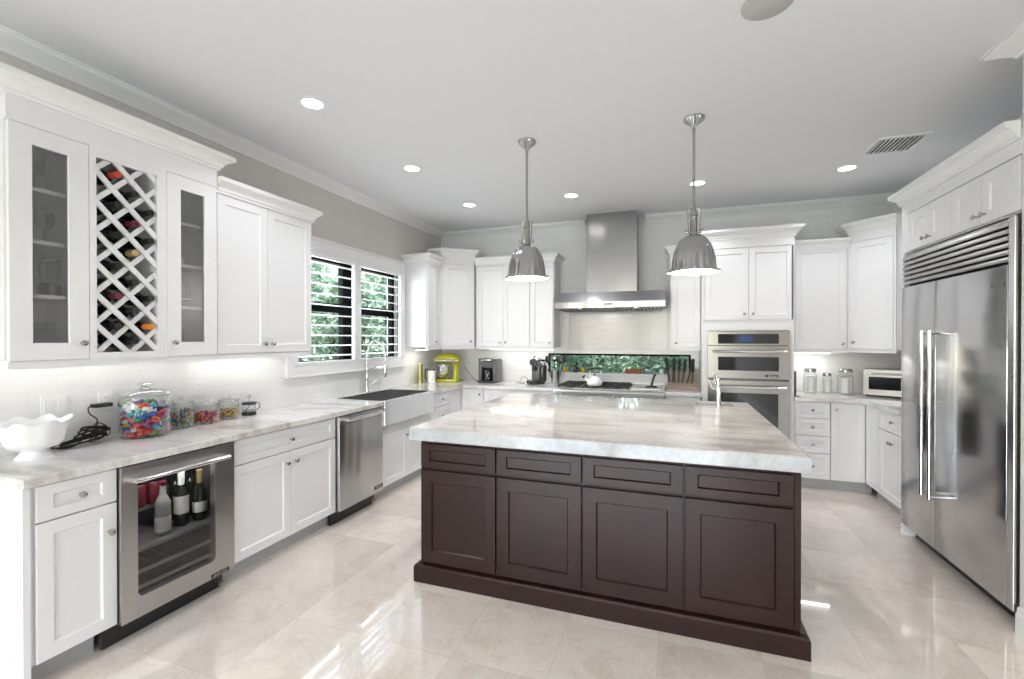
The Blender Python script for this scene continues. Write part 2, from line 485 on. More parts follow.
# ------------------------------------------------------------------ room shell
bm = bm_new(); box(bm, -.2, XR + .2, YB - .2, D + .2, -.1, 0); struct('floor', bm, floor_m)
bm = bm_new(); box(bm, -.2, XR + .2, YB - .2, D + .2, H, H + .1); struct('ceiling', bm, ceil_m)
WY0, WY1, WZ0, WZ1 = 3.10, 4.80, 1.25, 2.30
bm = bm_new()
box(bm, -.2, 0, YB - .2, WY0, 0, H); box(bm, -.2, 0, WY1, D + .2, 0, H)
box(bm, -.2, 0, WY0, WY1, 0, WZ0); box(bm, -.2, 0, WY0, WY1, WZ1, H)
struct('wall_left', bm, beige)
bm = bm_new()                                   # tile up to the upper cabinets and round the window
box(bm, 0, .008, 1.085, 3.04, CT, 1.40); box(bm, 0, .008, 3.04, 4.84, CT, 1.150); box(bm, 0, .008, 4.84, D, CT, 1.40)
o = struct('wall_left_tile', bm, tile_left); o['label'] = 'white subway tile on the left wall'
bm = bm_new(); box(bm, 1.86, 3.06, D - .006, D, 1.345, 1.832)
ins = subway('mosaic_inset', 0)
for nd in ins.node_tree.nodes:
    if nd.type == 'TEX_BRICK': nd.inputs['Brick Width'].default_value = .11; nd.inputs['Row Height'].default_value = .036; nd.inputs['Color1'].default_value = (.70, .70, .71, 1); nd.inputs['Color2'].default_value = (.64, .64, .65, 1)
o = struct('wall_back_tile', bm, ins); o['label'] = 'framed panel of small glossy tiles under the hood'
bm = bm_new()
for a_ in ((1.845, 1.86, 1.33, 1.832), (3.06, 3.075, 1.33, 1.832), (1.86, 3.06, 1.33, 1.345)): box(bm, a_[0], a_[1], D - .012, D, a_[2], a_[3])
struct('trim_4', bm, trim_m)
NX0, NX1, NZ0, NZ1 = 1.583, 3.33, 1.055, 1.30
bm = bm_new()
box(bm, -.2, NX0, D, D + .2, 0, H); box(bm, NX1, XR + .2, D, D + .2, 0, H)
box(bm, NX0, NX1, D, D + .2, 0, NZ0); box(bm, NX0, NX1, D, D + .2, NZ1, H)
struct('wall_back', bm, tile_back)
bm = bm_new(); box(bm, XR, XR + .2, 3.0, D + .2, 0, H); struct('wall_right', bm, wallw)
bm = bm_new(); box(bm, 4.785, 5.65, YB - .2, 3.02, 0, H); struct('wall_right_front', bm, wallw)
bm = bm_new()                                   # unseen wall behind the camera, two patio door openings added to let daylight in
box(bm, -.2, 0, YB - .2, YB, 0, H); box(bm, 1.9, 2.15, YB - .2, YB, 0, H); box(bm, 4.05, XR + .2, YB - .2, YB, 0, H); box(bm, 0, 4.05, YB - .2, YB, 2.4, H)
struct('wall_front', bm, rearw)
for i, x0 in enumerate((0.0, 2.15)):
    bm = bm_new()
    for a, b_ in ((x0, x0 + .05), (x0 + .93, x0 + .98), (x0 + 1.85, x0 + 1.9)): box(bm, a, b_, YB - .12, YB - .06, 0, 2.4)
    box(bm, x0, x0 + 1.9, YB - .12, YB - .06, 2.34, 2.4); box(bm, x0, x0 + 1.9, YB - .12, YB - .06, 0, .06)
    struct('door_%d' % (i + 1), bm, blackf)
# room crown
CP = [(0, H), (.115, H), (.115, H - .010), (.104, H - .012), (.100, H - .022), (.082, H - .032), (.058, H - .042), (.036, H - .055), (.022, H - .066), (.018, H - .076), (0, H - .078)]
CR = [(0, YB), (0, D), (2.08, D)]
bm = bm_new(); sweep(bm, CR, CP); struct('trim_1', bm, trim_m, 30)
bm = bm_new(); sweep(bm, [(2.81, D), (XR, D), (XR, 3.02)], CP); struct('trim_2', bm, trim_m, 30)
bm = bm_new(); sweep(bm, [(5.2, 3.02), (4.785, 3.02), (4.785, YB)], CP); struct('trim_3', bm, trim_m, 30)
BP = [(0, 0), (.018, 0), (.018, .10), (.012, .115), (.010, .135), (0, .14)]
bm = bm_new(); sweep(bm, [(4.785, 3.018), (4.785, YB)], BP); struct('baseboard_right', bm, trim_m)
bm = bm_new(); sweep(bm, [(0, YB), (0, 1.1)], BP); struct('baseboard_left', bm, trim_m)

# window over the sink: black sashes, casing, sill
def window(n, rects, xa, xb, axis='x'):
    pass
w1 = thing('window_1', 'black framed double-hung windows behind white shutters above the sink', 'window', (0, 3.96, 1.25)); w1['kind'] = 'structure'; del w1['category']
def wbox(bm, y0, y1, z0, z1, x0=-.16, x1=-.10): box(bm, x0, x1, y0 - 3.96, y1 - 3.96, z0 - 1.25, z1 - 1.25)
bm = bm_new()
wbox(bm, 3.88, 4.07, WZ0, WZ1); wbox(bm, 4.755, 4.80, WZ0, WZ1); wbox(bm, 3.10, 3.15, WZ0, WZ1)
[wbox(bm, a_, b_, z_, w_) for a_, b_ in ((3.15, 3.88), (4.07, 4.755)) for z_, w_ in ((WZ0, WZ0 + .03), (WZ1 - .05, WZ1), (1.755, 1.845))]
obj('window_frame', bm, blackf, w1)
bm = bm_new(); wbox(bm, 3.15, 3.88, WZ0, WZ1, -.132, -.128); wbox(bm, 4.07, 4.755, WZ0, WZ1, -.132, -.128); obj('pane', bm, pane, w1)
bm = bm_new()
for (y0, y1, z0, z1) in ((3.03, 3.10, 1.165, 2.40), (4.80, 4.845, 1.165, 2.40), (3.10, 4.80, 2.30, 2.40), (3.10, 4.80, 1.165, 1.25)): wbox(bm, y0, y1, z0, z1, -.06, .03)
wbox(bm, 3.02, 4.855, 2.40, 2.425, 0, .042)
obj('casing', bm, trim_m, w1)
bm = bm_new(); wbox(bm, 3.02, 4.855, 1.150, 1.165, 0, .045)
obj('window_sill', bm, trim_m, w1)

# plantation shutters, one panel in each half
def shutter(y0, y1, label):
    t = thing('plantation_shutter', label, 'window shutter', (.01, y0, 1.25), 0, 'plantation shutters over the sink')
    w = y1 - y0; h = WZ1 - 1.25
    bm = bm_new()
    sw = .052
    box(bm, -.018, .018, .002, sw, .002, h - .002); box(bm, -.018, .018, w - sw, w - .002, .002, h - .002)
    box(bm, -.018, .018, sw, w - sw, .002, .03); box(bm, -.018, .018, sw, w - sw, h - .05, h - .002)
    obj('shutter_frame', bm, trim_m, t)
    n = 10; z0, z1 = .03, h - .05
    for i in range(n):
        z = z0 + (i + .5) * (z1 - z0) / n
        bm = bm_new()
        pr = [(-.038, 0), (-.025, .005), (0, .0065), (.025, .005), (.038, 0), (.025, -.005), (0, -.0065), (-.025, -.005)]
        tl = math.radians(-4)
        pts = [(a * math.cos(tl) - b_ * math.sin(tl), a * math.sin(tl) + b_ * math.cos(tl)) for a, b_ in pr]
        a = [bm.verts.new((p[0], sw, z + p[1])) for p in pts]; b2 = [bm.verts.new((p[0], w - sw, z + p[1])) for p in pts]
        k = len(pts)
        for j in range(k): bm.faces.new([a[j], a[(j + 1) % k], b2[(j + 1) % k], b2[j]])
        bm.faces.new(a); bm.faces.new(b2)
        obj('louver', bm, trim_m, t, 40)
    return t
shutter(3.10, 3.955, 'white plantation shutter panel left of the centre post, nearer the upper cabinets')
shutter(3.958, 4.80, 'white plantation shutter panel right of the centre post, behind the tall faucet')

# narrow window behind the range
w2 = thing('window_2', 'long narrow black framed window behind the range', 'window', (NX0, D, NZ0)); w2['kind'] = 'structure'; del w2['category']
wl, wh = NX1 - NX0, NZ1 - NZ0
bm = bm_new()
box(bm, 0, wl, -.004, .03, wh - .022, wh); box(bm, 0, .016, -.004, .03, 0, wh); box(bm, wl - .02, wl, -.004, .03, 0, wh)
box(bm, 0, wl, .12, .15, wh - .02, wh)
obj('window_frame', bm, blackf, w2)
bm = bm_new(); box(bm, 0, wl, .133, .137, 0, wh); obj('pane', bm, pane, w2)
bm = bm_new(); box(bm, -.02, wl + .02, -.02, .12, -.022, 0); obj('window_sill', bm, trim_m, w2)

# ------------------------------------------------------------------ cabinet pieces (front faces -y, x along the run)
def shaker(bm, x0, x1, z0, z1, yf=-.02, yb=-.001, st=.057, rec=.010, sl=.006, hole=False, sv=None):
    dv = 0 if sv is None else sv - st
    def ring(i, y):
        j = i + (dv if i >= st else 0)
        return [bm.verts.new(p) for p in ((x0 + i, y, z0 + j), (x1 - i, y, z0 + j), (x1 - i, y, z1 - j), (x0 + i, y, z1 - j))]
    R = [ring(0, yb), ring(0, yf + .0015), ring(.0015, yf), ring(st, yf)]
    if hole: R += [ring(st + .003, yf + .004), ring(st + .003, yb)]
    else: R += [ring(st + sl, yf + rec)]
    for a, b_ in zip(R, R[1:]):
        for i in range(4): bm.faces.new([a[i], a[(i + 1) % 4], b_[(i + 1) % 4], b_[i]])
    if hole:
        for i in range(4): bm.faces.new([R[-1][i], R[-1][(i + 1) % 4], R[0][(i + 1) % 4], R[0][i]])
    else:
        bm.faces.new(R[-1]); bm.faces.new(R[0])
    return bm

def knob(parent, x, z, y=-.02, mat=None):
    bm = bm_new()
    lathe(bm, [(.007, 0), (.0055, .004), (.005, .012), (.010, .017), (.0145, .021), (.0145, .026), (.010, .0295), (0, .0305)], (x, y, z), 'y', 16)
    return obj('knob', bm, mat or nickel, parent, 40)

def front(t, kind, x0, x1, z0, z1, kn=None, st=.057, mat=None, yf=-.02, g=.0016, lights=None):
    sv = None
    if kind == 'drawer' and z1 - z0 < .2: sv = .036 if mat is not None else .044
    bm = bm_new(); shaker(bm, x0 + g, x1 - g, z0 + g, z1 - g, yf=yf, st=st, sv=sv)
    o = obj(kind, bm, mat or paint, t)
    if kn:
        for k in (kn if isinstance(kn, list) else [kn]): knob(o, k[0], k[1], yf)
    return o

def base_body(t, w, d=.60, x0=0, mat=None, end_left=False):
    bm = bm_new(); box(bm, x0, x0 + w, 0, d - .005, .11, CT - .04)
    obj('body', bm, mat or paint, t)
    bm = bm_new(); box(bm, x0, x0 + w, .065, d - .02, 0, .11); obj('toe_kick', bm, graykick, t)

def upper_body(t, w, d=.33, z0=1.385, z1=2.44, rail=True, x0=0):
    bm = bm_new(); box(bm, x0, x0 + w, 0, d - .003, z0, z1)
    if rail: box(bm, x0 + .001, x0 + w - .001, -.015, .004, z0 - .030, z0)
    obj('body', bm, paint, t)

def crown_prof(zt, h=.098, p=.06):
    z = zt - h
    return [(0, z), (p * .18, z), (p * .18, z + h * .16), (p * .30, z + h * .19), (p * .36, z + h * .36), (p * .54, z + h * .52), (p * .82, z + h * .63), (p * .82, z + h * .68), (p, z + h * .72), (p, zt), (0, zt)]

def crown(t, path, zt, h=.098, p=.06):
    bm = bm_new(); sweep(bm, path, crown_prof(zt, h, p)); return obj('crown_molding', bm, trim_m, t, 22)

def strip_light(t, x0, x1, z, y, watts):
    bm = bm_new(); box(bm, x0, x1, y - .012, y + .012, z - .010, z - .0005)
    h = obj('light_strip', bm, stripglow, t)
    lamp('light_strip_glow', 'AREA', ((x0 + x1) / 2, y, z - .014), watts, (1, .97, .93), (0, 0, 0), t, shape='RECTANGLE', size=x1 - x0, size_y=.02)

HALF = PI / 2
# ---- left run, base cabinets (rotated so that the fronts face +X)
def left_at(y, plane=A): return (plane - .02, y, 0)   # body front sits 2 cm behind the door plane

t = thing('base_cabinet', 'white one-door base cabinet at the near end, left of the wine cooler', 'cabinet', left_at(1.10), HALF, 'white base cabinets of the left run')
bm = bm_new(); box(bm, .018, .334, 0, .585, .11, CT - .04); obj('body', bm, paint, t)
bm = bm_new(); box(bm, .018, .28, .065, .57, 0, .11); obj('toe_kick', bm, graykick, t)
bm = bm_new(); box(bm, 0, .018, -.02, .588, 0, CT - .04)
for (a, b_, c, d_) in ((-.02, .05, 0, CT - .04), (.53, .588, 0, CT - .04), (.05, .53, CT - .13, CT - .04), (.05, .53, 0, .16)): box(bm, -.006, 0, a, b_, c, d_)
obj('end_panel', bm, paint, t)
front(t, 'drawer', .035, .333, .712, .868, (.19, .79))
front(t, 'door', .035, .333, .115, .708, (.30, .575))

t = thing('base_cabinet', 'white base cabinet with a wide drawer over two doors, between wine cooler and dishwasher', 'cabinet', left_at(2.040), HALF, 'white base cabinets of the left run')
base_body(t, .902, .588)
front(t, 'drawer', 0, .90, .712, .868, (.45, .79))
front(t, 'door', 0, .45, .115, .708, (.41, .63)); front(t, 'door', .45, .90, .115, .708, (.49, .63))

t = thing('sink_base_cabinet', 'white two-door base cabinet directly under the steel apron sink', 'cabinet', left_at(3.545), HALF, 'white base cabinets of the left run')
bm = bm_new(); box(bm, 0, .883, 0, .583, .11, .675); obj('body', bm, paint, t)
bm = bm_new(); box(bm, 0, .883, .065, .57, 0, .11); obj('toe_kick', bm, graykick, t)
front(t, 'door', .004, .44, .115, .60, (.405, .53)); front(t, 'door', .44, .88, .115, .60, (.48, .53))

t = thing('base_cabinet', 'white stack of drawers between the apron sink and the kitchen corner', 'cabinet', left_at(4.430), HALF, 'white base cabinets of the left run')
base_body(t, .76, .588)
zz = [.115, .30, .49, .715, .868]
for i in range(4): front(t, 'drawer', .05, .475, zz[i], zz[i + 1] - .003, (.27, (zz[i] + zz[i + 1]) / 2), st=.045)
front(t, 'filler_panel', .48, .775, .115, .868)

# ---- back run base
t = thing('base_cabinet', 'white single-door base cabinet in the back left corner', 'cabinet', (A + .02, K + .02, 0), 0, 'white base cabinets of the back wall')
base_body(t, .28, .588, .0)
bm = bm_new(); box(bm, -.0195, -.0005, -.018, .0, .11, CT - .041); obj('filler_panel', bm, paint, t)
front(t, 'door', 0, .28, .115, .868, (.24, .80))
t = thing('base_cabinet', 'white wide base cabinet left of the range, under the coffee machines', 'cabinet', (.915, K + .02, 0), 0, 'white base cabinets of the back wall')
base_body(t, .89, .588)
front(t, 'door', 0, .445, .115, .868, (.40, .80)); front(t, 'door', .445, .89, .115, .868, (.49, .80))
t = thing('base_cabinet', 'white base cabinet below the cooktop', 'cabinet', (1.815, K + .02, 0), 0, 'white base cabinets of the back wall')
bm = bm_new(); box(bm, 0, 1.23, 0, .583, .11, .775); obj('body', bm, paint, t)
bm = bm_new(); box(bm, 0, 1.23, .065, .57, 0, .11); obj('toe_kick', bm, graykick, t)
front(t, 'drawer', 0, .615, .45, .77, (.3, .62)); front(t, 'drawer', .615, 1.23, .45, .77, (.92, .62))
front(t, 'drawer', 0, .615, .115, .445, (.3, .28)); front(t, 'drawer', .615, 1.23, .115, .445, (.92, .28))
t = thing('base_cabinet', 'narrow white base cabinet under the knife block, beside the oven tower', 'cabinet', (3.055, K + .02, 0), 0, 'white base cabinets of the back wall')
base_body(t, .355, .588)
front(t, 'drawer', 0, .355, .712, .868, (.18, .79)); front(t, 'door', 0, .355, .115, .708, (.31, .62))

# ---- oven tower
TX0, TX1 = 3.42, 4.268
t = thing('oven_tower_cabinet', 'tall white cabinet housing the wall ovens with two doors above them', 'cabinet', (TX0, K + .02, 0), 0)
w = TX1 - TX0
bm = bm_new()
box(bm, 0, .022, -.02, .588, 0, 2.535); box(bm, w - .022, w, -.02, .588, 0, 2.535)
box(bm, .022, w - .022, 0, .588, 1.66, 2.535); box(bm, .022, w - .022, 0, .588, .11, .38); box(bm, .022, w - .022, .30, .588, .38, 1.66)
box(bm, .022, .055, -.018, .02, .38, 1.66); box(bm, w - .042, w - .022, -.018, .02, .38, 1.66); box(bm, .055, w - .042, -.018, .02, 1.575, 1.66)
box(bm, .022, w - .022, -.0205, -.001, 2.43, 2.535)
obj('body', bm, paint, t)
bm = bm_new(); box(bm, .022, w - .022, .05, .3, 0, .11); obj('toe_kick', bm, graykick, t)
mid = 3.86 - TX0
front(t, 'door', .024, mid, 1.685, 2.425, (mid - .04, 1.745)); front(t, 'door', mid, w - .006, 1.685, 2.425, (mid + .04, 1.745))
front(t, 'drawer', .024, w - .006, .12, .375, (.42, .25))
crown(t, [(0, .588), (0, -.02), (w, -.02), (w, .588)], 2.615, .098, .07)

# ---- right of the tower: drawer stack, door, then the right run
RX = 4.863
t = thing('base_cabinet', 'white four-drawer base cabinet right of the oven tower', 'cabinet', (4.27, K + .02, 0), 0, 'white base cabinets of the back wall')
base_body(t, .307, .588)
zz = [.115, .367, .538, .709, .872]
for i in range(4): front(t, 'drawer', .006, .305, zz[i], zz[i + 1] - .003, (.155, (zz[i] + zz[i + 1]) / 2), st=.045)
t = thing('base_cabinet', 'white single-door base cabinet in the back right corner', 'cabinet', (4.58, K + .02, 0), 0, 'white base cabinets of the back wall')
base_body(t, .283, .588)
bm = bm_new(); box(bm, .283, .362, .065, .085, 0, .11); box(bm, .283, .362, .085, .5, .0, .109); obj('toe_kick_return', bm, graykick, t)
front(t, 'door', .0, .282, .115, .868, (.045, .805))
t = thing('base_cabinet', 'white drawer-over-door base cabinet beside the refrigerator, facing left', 'cabinet', (RX + .02, K + .018, 0), -HALF, 'white base cabinets of the right run')
bm = bm_new(); box(bm, 0, .905, 0, .55, .11, CT - .04); obj('body', bm, paint, t)
bm = bm_new(); box(bm, .06, .905, .06, .54, 0, .11); obj('toe_kick', bm, graykick, t)
front(t, 'filler_panel', .02, .30, .115, .868)
front(t, 'drawer', .31, .90, .70, .868, (.60, .79)); front(t, 'door', .31, .90, .115, .695, [(.55, .61), (.60, .61)])

# ---- countertops
bm = bm_new()
prism(bm, [(.001, 1.085), (.64, 1.085), (.64, 3.520), (.082, 3.520), (.082, 4.432), (.64, 4.432), (.64, D - .64), (1.812, D - .64), (1.812, D - .001), (.001, D - .001)], CT - .04, CT, .004)
tag(obj('countertop', bm, marble_m), 'long L-shaped white veined marble countertop along the left and back walls', 'countertop')
bm = bm_new(); box(bm, 3.052, 3.418, D - .64, D - .001, CT - .04, CT, .004)
tag(obj('countertop', bm, marble_m), 'short marble countertop under the knife block, between range and oven tower', 'countertop')
bm = bm_new(); prism(bm, [(4.27, D - .64), (RX - .03, D - .64), (RX - .03, 4.295), (XR - .002, 4.295), (XR - .002, D - .001), (4.27, D - .001)], CT - .04, CT, .004)
tag(obj('countertop', bm, marble_m), 'marble countertop in the right corner carrying glass jars and toaster oven', 'countertop')

# ---- upper cabinets, left wall: glass doors and wine lattice
t = thing('glass_front_cabinet', 'tall white wall cabinet with two glass doors and a diamond wine lattice', 'cabinet', (.35, 1.150, 0), HALF)
UW = .985; z0, z1 = 1.388, 2.462; dd = .349
bm = bm_new()
box(bm, .018, UW - .018, 0, dd - .008, z0, z0 + .018); box(bm, 0, UW, -.02, dd, z1, z1 + .13)
for x in (0, .300, .664, UW - .018): box(bm, x, x + .018, 0, dd, z0, z1)
box(bm, .018, UW - .018, dd - .008, dd - .001, z0, z1)
box(bm, .008, UW - .008, -.012, .0, z0 - .035, z0)
obj('body', bm, paint, t)
for xa, xb, zs in ((.018, .300, (1.70, 1.955, 2.20)), (.682, UW - .018, (1.69, 1.945, 2.20))):
    for zsh in zs:
        bm = bm_new(); box(bm, xa, xb, .03, dd - .01, zsh - .018, zsh); obj('shelf', bm, paint, t)
for xa, xb, kx in ((.008, .302, .27), (.676, UW - .003, .71)):
    bm = bm_new(); shaker(bm, xa, xb, z0 + .002, z1 - .002, st=.079, hole=True); dr = obj('door', bm, paint, t)
    bm = bm_new(); box(bm, xa + .075, xb - .075, -.010, -.006, z0 + .075, z1 - .075); obj('glass_pane', bm, cabglass, dr)
    knob(dr, kx, 1.47)
# lattice frame and slats
LX0, LX1, LZ0, LZ1 = .334, .623, 1.422, 2.415
bm = bm_new()
box(bm, .304, LX0, -.02, 0, z0, z1); box(bm, LX1, .674, -.02, 0, z0, z1); box(bm, LX0, LX1, -.02, 0, z0, LZ0); box(bm, LX0, LX1, -.02, 0, LZ1, z1)
box(bm, LX0 - .012, LX0, 0, .30, z0, z1); box(bm, LX1, LX1 + .012, 0, .30, z0, z1)
obj('lattice_frame', bm, paint, t)
def clip(poly, x0, x1, y0, y1):
    for ax, v, s in ((0, x0, 1), (0, x1, -1), (1, y0, 1), (1, y1, -1)):
        out = []
        for i in range(len(poly)):
            p, q = poly[i], poly[(i + 1) % len(poly)]
            a, b_ = (p[ax] - v) * s, (q[ax] - v) * s
            if a >= 0: out.append(p)
            if (a > 0 > b_) or (a < 0 < b_):
                k = a / (a - b_); out.append((p[0] + (q[0] - p[0]) * k, p[1] + (q[1] - p[1]) * k))
        poly = out
        if len(poly) < 3: return None
    return poly
PITCH = .158; LZb = 1.407
lat = [bm_new(), bm_new()]
for layer, sgn in ((-.012, -1), (.002, 1)):
    for k in range(-3, 9):
        c = LZb + k * PITCH + (0 if sgn > 0 else 0)
        L_ = .6; hw = .0125; s = .70710678
        # line z = c + sgn*(x-LX0)
        pts = []
        for u, v in ((-L_, -hw), (L_, -hw), (L_, hw), (-L_, hw)):
            pts.append((LX0 + u * s - sgn * v * s, c + sgn * u * s + v * s))
        pl = clip(pts, LX0, LX1, LZ0, LZ1)
        for bi, yy in enumerate((layer, layer + .20)):
            bm = lat[bi]
            if pl:
                pl2 = pl if len(pl) else None
                a = [bm.verts.new((p[0], yy, p[1])) for p in pl2]; b2 = [bm.verts.new((p[0], yy + .013, p[1])) for p in pl2]
                m_ = len(pl2)
                bm.faces.new(a); bm.faces.new(b2)
                for i in range(m_): bm.faces.new([a[i], a[(i + 1) % m_], b2[(i + 1) % m_], b2[i]])
obj('lattice', lat[0], paint, t); obj('lattice', lat[1], paint, t)
crown(t, [(0, dd), (0, -.02), (UW, -.02), (UW, dd)], 2.665, .092, .075)
strip_light(t, .05, UW - .05, z0, .24, .22)

t = thing('upper_cabinet', 'white two-door wall cabinet left of the sink window', 'cabinet', (.33, 2.139, 0), HALF, 'white wall cabinets')
upper_body(t, .829, .328, 1.388, 2.45)
front(t, 'door', .010, .400, 1.390, 2.436, (.365, 1.455)); front(t, 'door', .400, .826, 1.390, 2.436, (.435, 1.455))
crown(t, [(.0, -.018), (.829, -.018), (.829, .328)], 2.534)
strip_light(t, .05, .78, 1.358, .22, .32)

# ---- back left corner uppers
t = thing('upper_cabinet', 'narrow white wall cabinet on the left wall, right of the sink window', 'cabinet', (.31, 4.864, 0), HALF, 'white wall cabinets')
upper_body(t, .34, .308, 1.385, 2.45)
front(t, 'door', .015, .22, 1.388, 2.436, (.18, 1.45), st=.045)
crown(t, [(0, .308), (0, -.02), (.33, -.02)], 2.52)
strip_light(t, .03, .3, 1.355, .15, .5)

def diag_cab(label, p0, p1, wallpts, kx_right, side):
    """corner cabinet whose door runs from p0 to p1 (left to right seen from the room)"""
    p0, p1 = Vector(p0), Vector(p1); d = p1 - p0; L_ = d.length; ang = math.atan2(d.y, d.x)
    t = thing('corner_upper_cabinet', label, 'cabinet', (p0.x, p0.y, 0), ang, 'diagonal corner wall cabinets')
    Mi = Matrix.Rotation(-ang, 2)
    loc = [Mi @ (Vector(q) - p0) for q in wallpts]
    pts = [(0, 0), (L_, 0)] + [(q.x, q.y) for q in loc]
    bm = bm_new(); prism(bm, pts, 1.385, 2.56); obj('body', bm, paint, t)
    bm = bm_new(); box(bm, 0, L_, -.02, -.0005, 2.452, 2.56); obj('frieze', bm, paint, t)
    front(t, 'door', .025, L_ - .02, 1.39, 2.45, ((L_ - .055) if kx_right else .06, 1.455))
    bm = bm_new(); box(bm, 0, L_, -.008, -.0005, 1.355, 1.385); box(bm, 0, .024, -.018, -.0005, 1.385, 2.452); box(bm, L_ - .019, L_, -.018, -.0005, 1.385, 2.452); obj('light_rail', bm, paint, t)
    crown(t, [(loc[-1].x * .5, loc[-1].y * .5), (0, -.02), (L_, -.02), (loc[0].x * .5 + L_ * .5, loc[0].y * .5)], 2.64, .098, .07)
    return t
diag_cab('white diagonal corner wall cabinet at the back left, above the lime mixer', (.335, 5.205), (.665, 5.475), [(.665, D - .003), (.003, D - .003), (.003, 5.205)], True, 0)
t = thing('upper_cabinet', 'white three-door wall cabinet left of the range hood', 'cabinet', (.69, B + .02, 0), 0, 'white wall cabinets')
upper_body(t, 1.055, .327, 1.385, 2.45)
front(t, 'door', .03, .388, 1.388, 2.436, (.345, 1.445)); front(t, 'door', .388, .74, 1.388, 2.436, (.425, 1.445)); front(t, 'door', .748, 1.045, 1.388, 2.436, (1.00, 1.445))
crown(t, [(0, -.02), (1.055, -.02), (1.055, .327)], 2.54)
strip_light(t, .15, 1.0, 1.355, .15, .9)
t = thing('upper_cabinet', 'narrow white single-door wall cabinet between range hood and oven tower', 'cabinet', (3.10, B + .02, 0), 0, 'white wall cabinets')
upper_body(t, .318, .327, 1.388, 2.45)
front(t, 'door', .012, .315, 1.39, 2.436, (.06, 1.445))
crown(t, [(0, .327), (0, -.02), (.318, -.02)], 2.54)
t = thing('upper_cabinet', 'white single-door wall cabinet right of the oven tower', 'cabinet', (4.27, B + .02, 0), 0, 'white wall cabinets')
upper_body(t, .535, .327, 1.375, 2.45)
front(t, 'door', .06, .52, 1.378, 2.436, (.475, 1.44))
crown(t, [(0, -.02), (.53, -.02)], 2.505)
strip_light(t, .06, .42, 1.345, .15, .9)
diag_cab('white diagonal corner wall cabinet at the back right, above the toaster oven', (4.808, 5.475), (5.085, 5.165), [(XR - .003, 5.165), (XR - .003, D - .003), (4.808, D - .003)], False, 1)

# ---- refrigerator surround
FX = 4.764; FY0, FY1 = 3.03, 4.244
t = thing('refrigerator_cabinet', 'white cabinet with four small doors built over the steel refrigerator', 'cabinet', (4.80, 4.29, 0), -HALF)
Lc = 4.29 - 3.022
bm = bm_new()
box(bm, 0, Lc, 0, .64, 2.135, 2.55); box(bm, 0, .04, -.018, .64, 0, 2.135)
box(bm, 0, Lc, -.018, 0, 2.425, 2.55); box(bm, 0, .095, -.018, 0, 2.135, 2.425)
obj('body', bm, paint, t)
e = [.10, .385, .66, .96, 1.262]
for i in range(4):
    kx = e[i + 1] - .035 if i % 2 == 0 else e[i] + .035
    front(t, 'door', e[i] + .001, e[i + 1] - .001, 2.14, 2.42, (kx, 2.19), st=.06)
crown(t, [(0, .64), (0, -.02), (Lc, -.02)], 2.595, .095, .065)

# ------------------------------------------------------------------ refrigerator
t = thing('refrigerator', 'large built-in stainless steel side-by-side refrigerator with top grille', 'refrigerator', (FX + .03, FY1, 0), -HALF)
FW = FY1 - FY0
bm = bm_new(); box(bm, .004, FW - .004, .03, .60, .10, 2.12); obj('body', bm, steeld, t)
bm = bm_new(); box(bm, .01, FW - .01, .06, .5, 0, .095); obj('toe_grille', bm, blackm, t)
sp_ = FY1 - 3.768
def fdoor(x0, x1):
    bm = bm_new(); box(bm, x0, x1, -.03, .028, .10, 1.875, .004); return obj('door', bm, steelf, t, 30)
d1 = fdoor(.002, sp_ - .003); d2 = fdoor(sp_ + .003, FW - .055)
for dr, hx in ((d1, sp_ - .052), (d2, sp_ + .048)):
    bm = bm_new(); tube(bm, [(hx, -.082, .44), (hx, -.082, 1.545)], .0115, 16)
    for zz_ in (.455, 1.53): tube(bm, [(hx, -.082, zz_), (hx, -.028, zz_)], .009, 10)
    obj('handle', bm, chrome, dr, 40)
bm = bm_new(); box(bm, FW - .052, FW - .004, -.028, .028, .10, 2.12, .003); box(bm, 0, FW - .004, .0, .028, 2.105, 2.12)
obj('side_trim', bm, steelz, t)
bm = bm_new(); box(bm, .002, FW - .055, .02, .03, 1.885, 2.105); obj('grille_back', bm, blackm, t)
for i in range(6):
    z = 1.893 + i * .0365
    bm = bm_new()
    prof = [(-.026, z), (-.030, z + .012), (-.020, z + .026), (.018, z + .030), (.018, z + .024), (-.014, z + .018), (-.016, z)]
    a = [bm.verts.new((.004, p[0], p[1])) for p in prof]; b2 = [bm.verts.new((FW - .055, p[0], p[1])) for p in prof]
    for j in range(len(prof)): bm.faces.new([a[j], a[(j + 1) % 7], b2[(j + 1) % 7], b2[j]])
    bm.faces.new(a); bm.faces.new(b2)
    obj('grille_slat', bm, steelx, t)
bm = bm_new(); box(bm, FY1 - 3.213, FY1 - 3.105, -.033, -.0302, 1.765, 1.792, .001); bd = obj('badge', bm, greybox, d2)
bd['label'] = 'small grey nameplate'

# ------------------------------------------------------------------ wall ovens
t = thing('double_oven', 'stainless steel double wall oven with black glass, microwave above oven', 'oven', (3.475, K, 0), 0)
OW = .755
bm = bm_new(); box(bm, .005, OW - .005, .005, .29, .39, 1.568); obj('body', bm, steeld, t)
def slab_with_window(name, z0, z1, wx0, wx1, wz0, wz1, yf, gm=ovenglass):
    bm = bm_new()
    xs = [0, wx0, wx1, OW]; zs = [z0, wz0, wz1, z1]
    for i in range(3):
        for j in range(3):
            if i == 1 and j == 1: continue
            box(bm, xs[i], xs[i + 1], yf, .004, zs[j], zs[j + 1])
    bmesh.ops.remove_doubles(bm, verts=bm.verts, dist=1e-5)
    o = obj(name, bm, steelo, t)
    bm = bm_new(); box(bm, wx0, wx1, yf + .004, yf + .010, wz0, wz1); obj('window', bm, gm, o)
    return o
cp = slab_with_window('control_panel', 1.425, 1.568, .098, .655, 1.440, 1.540, -.022)
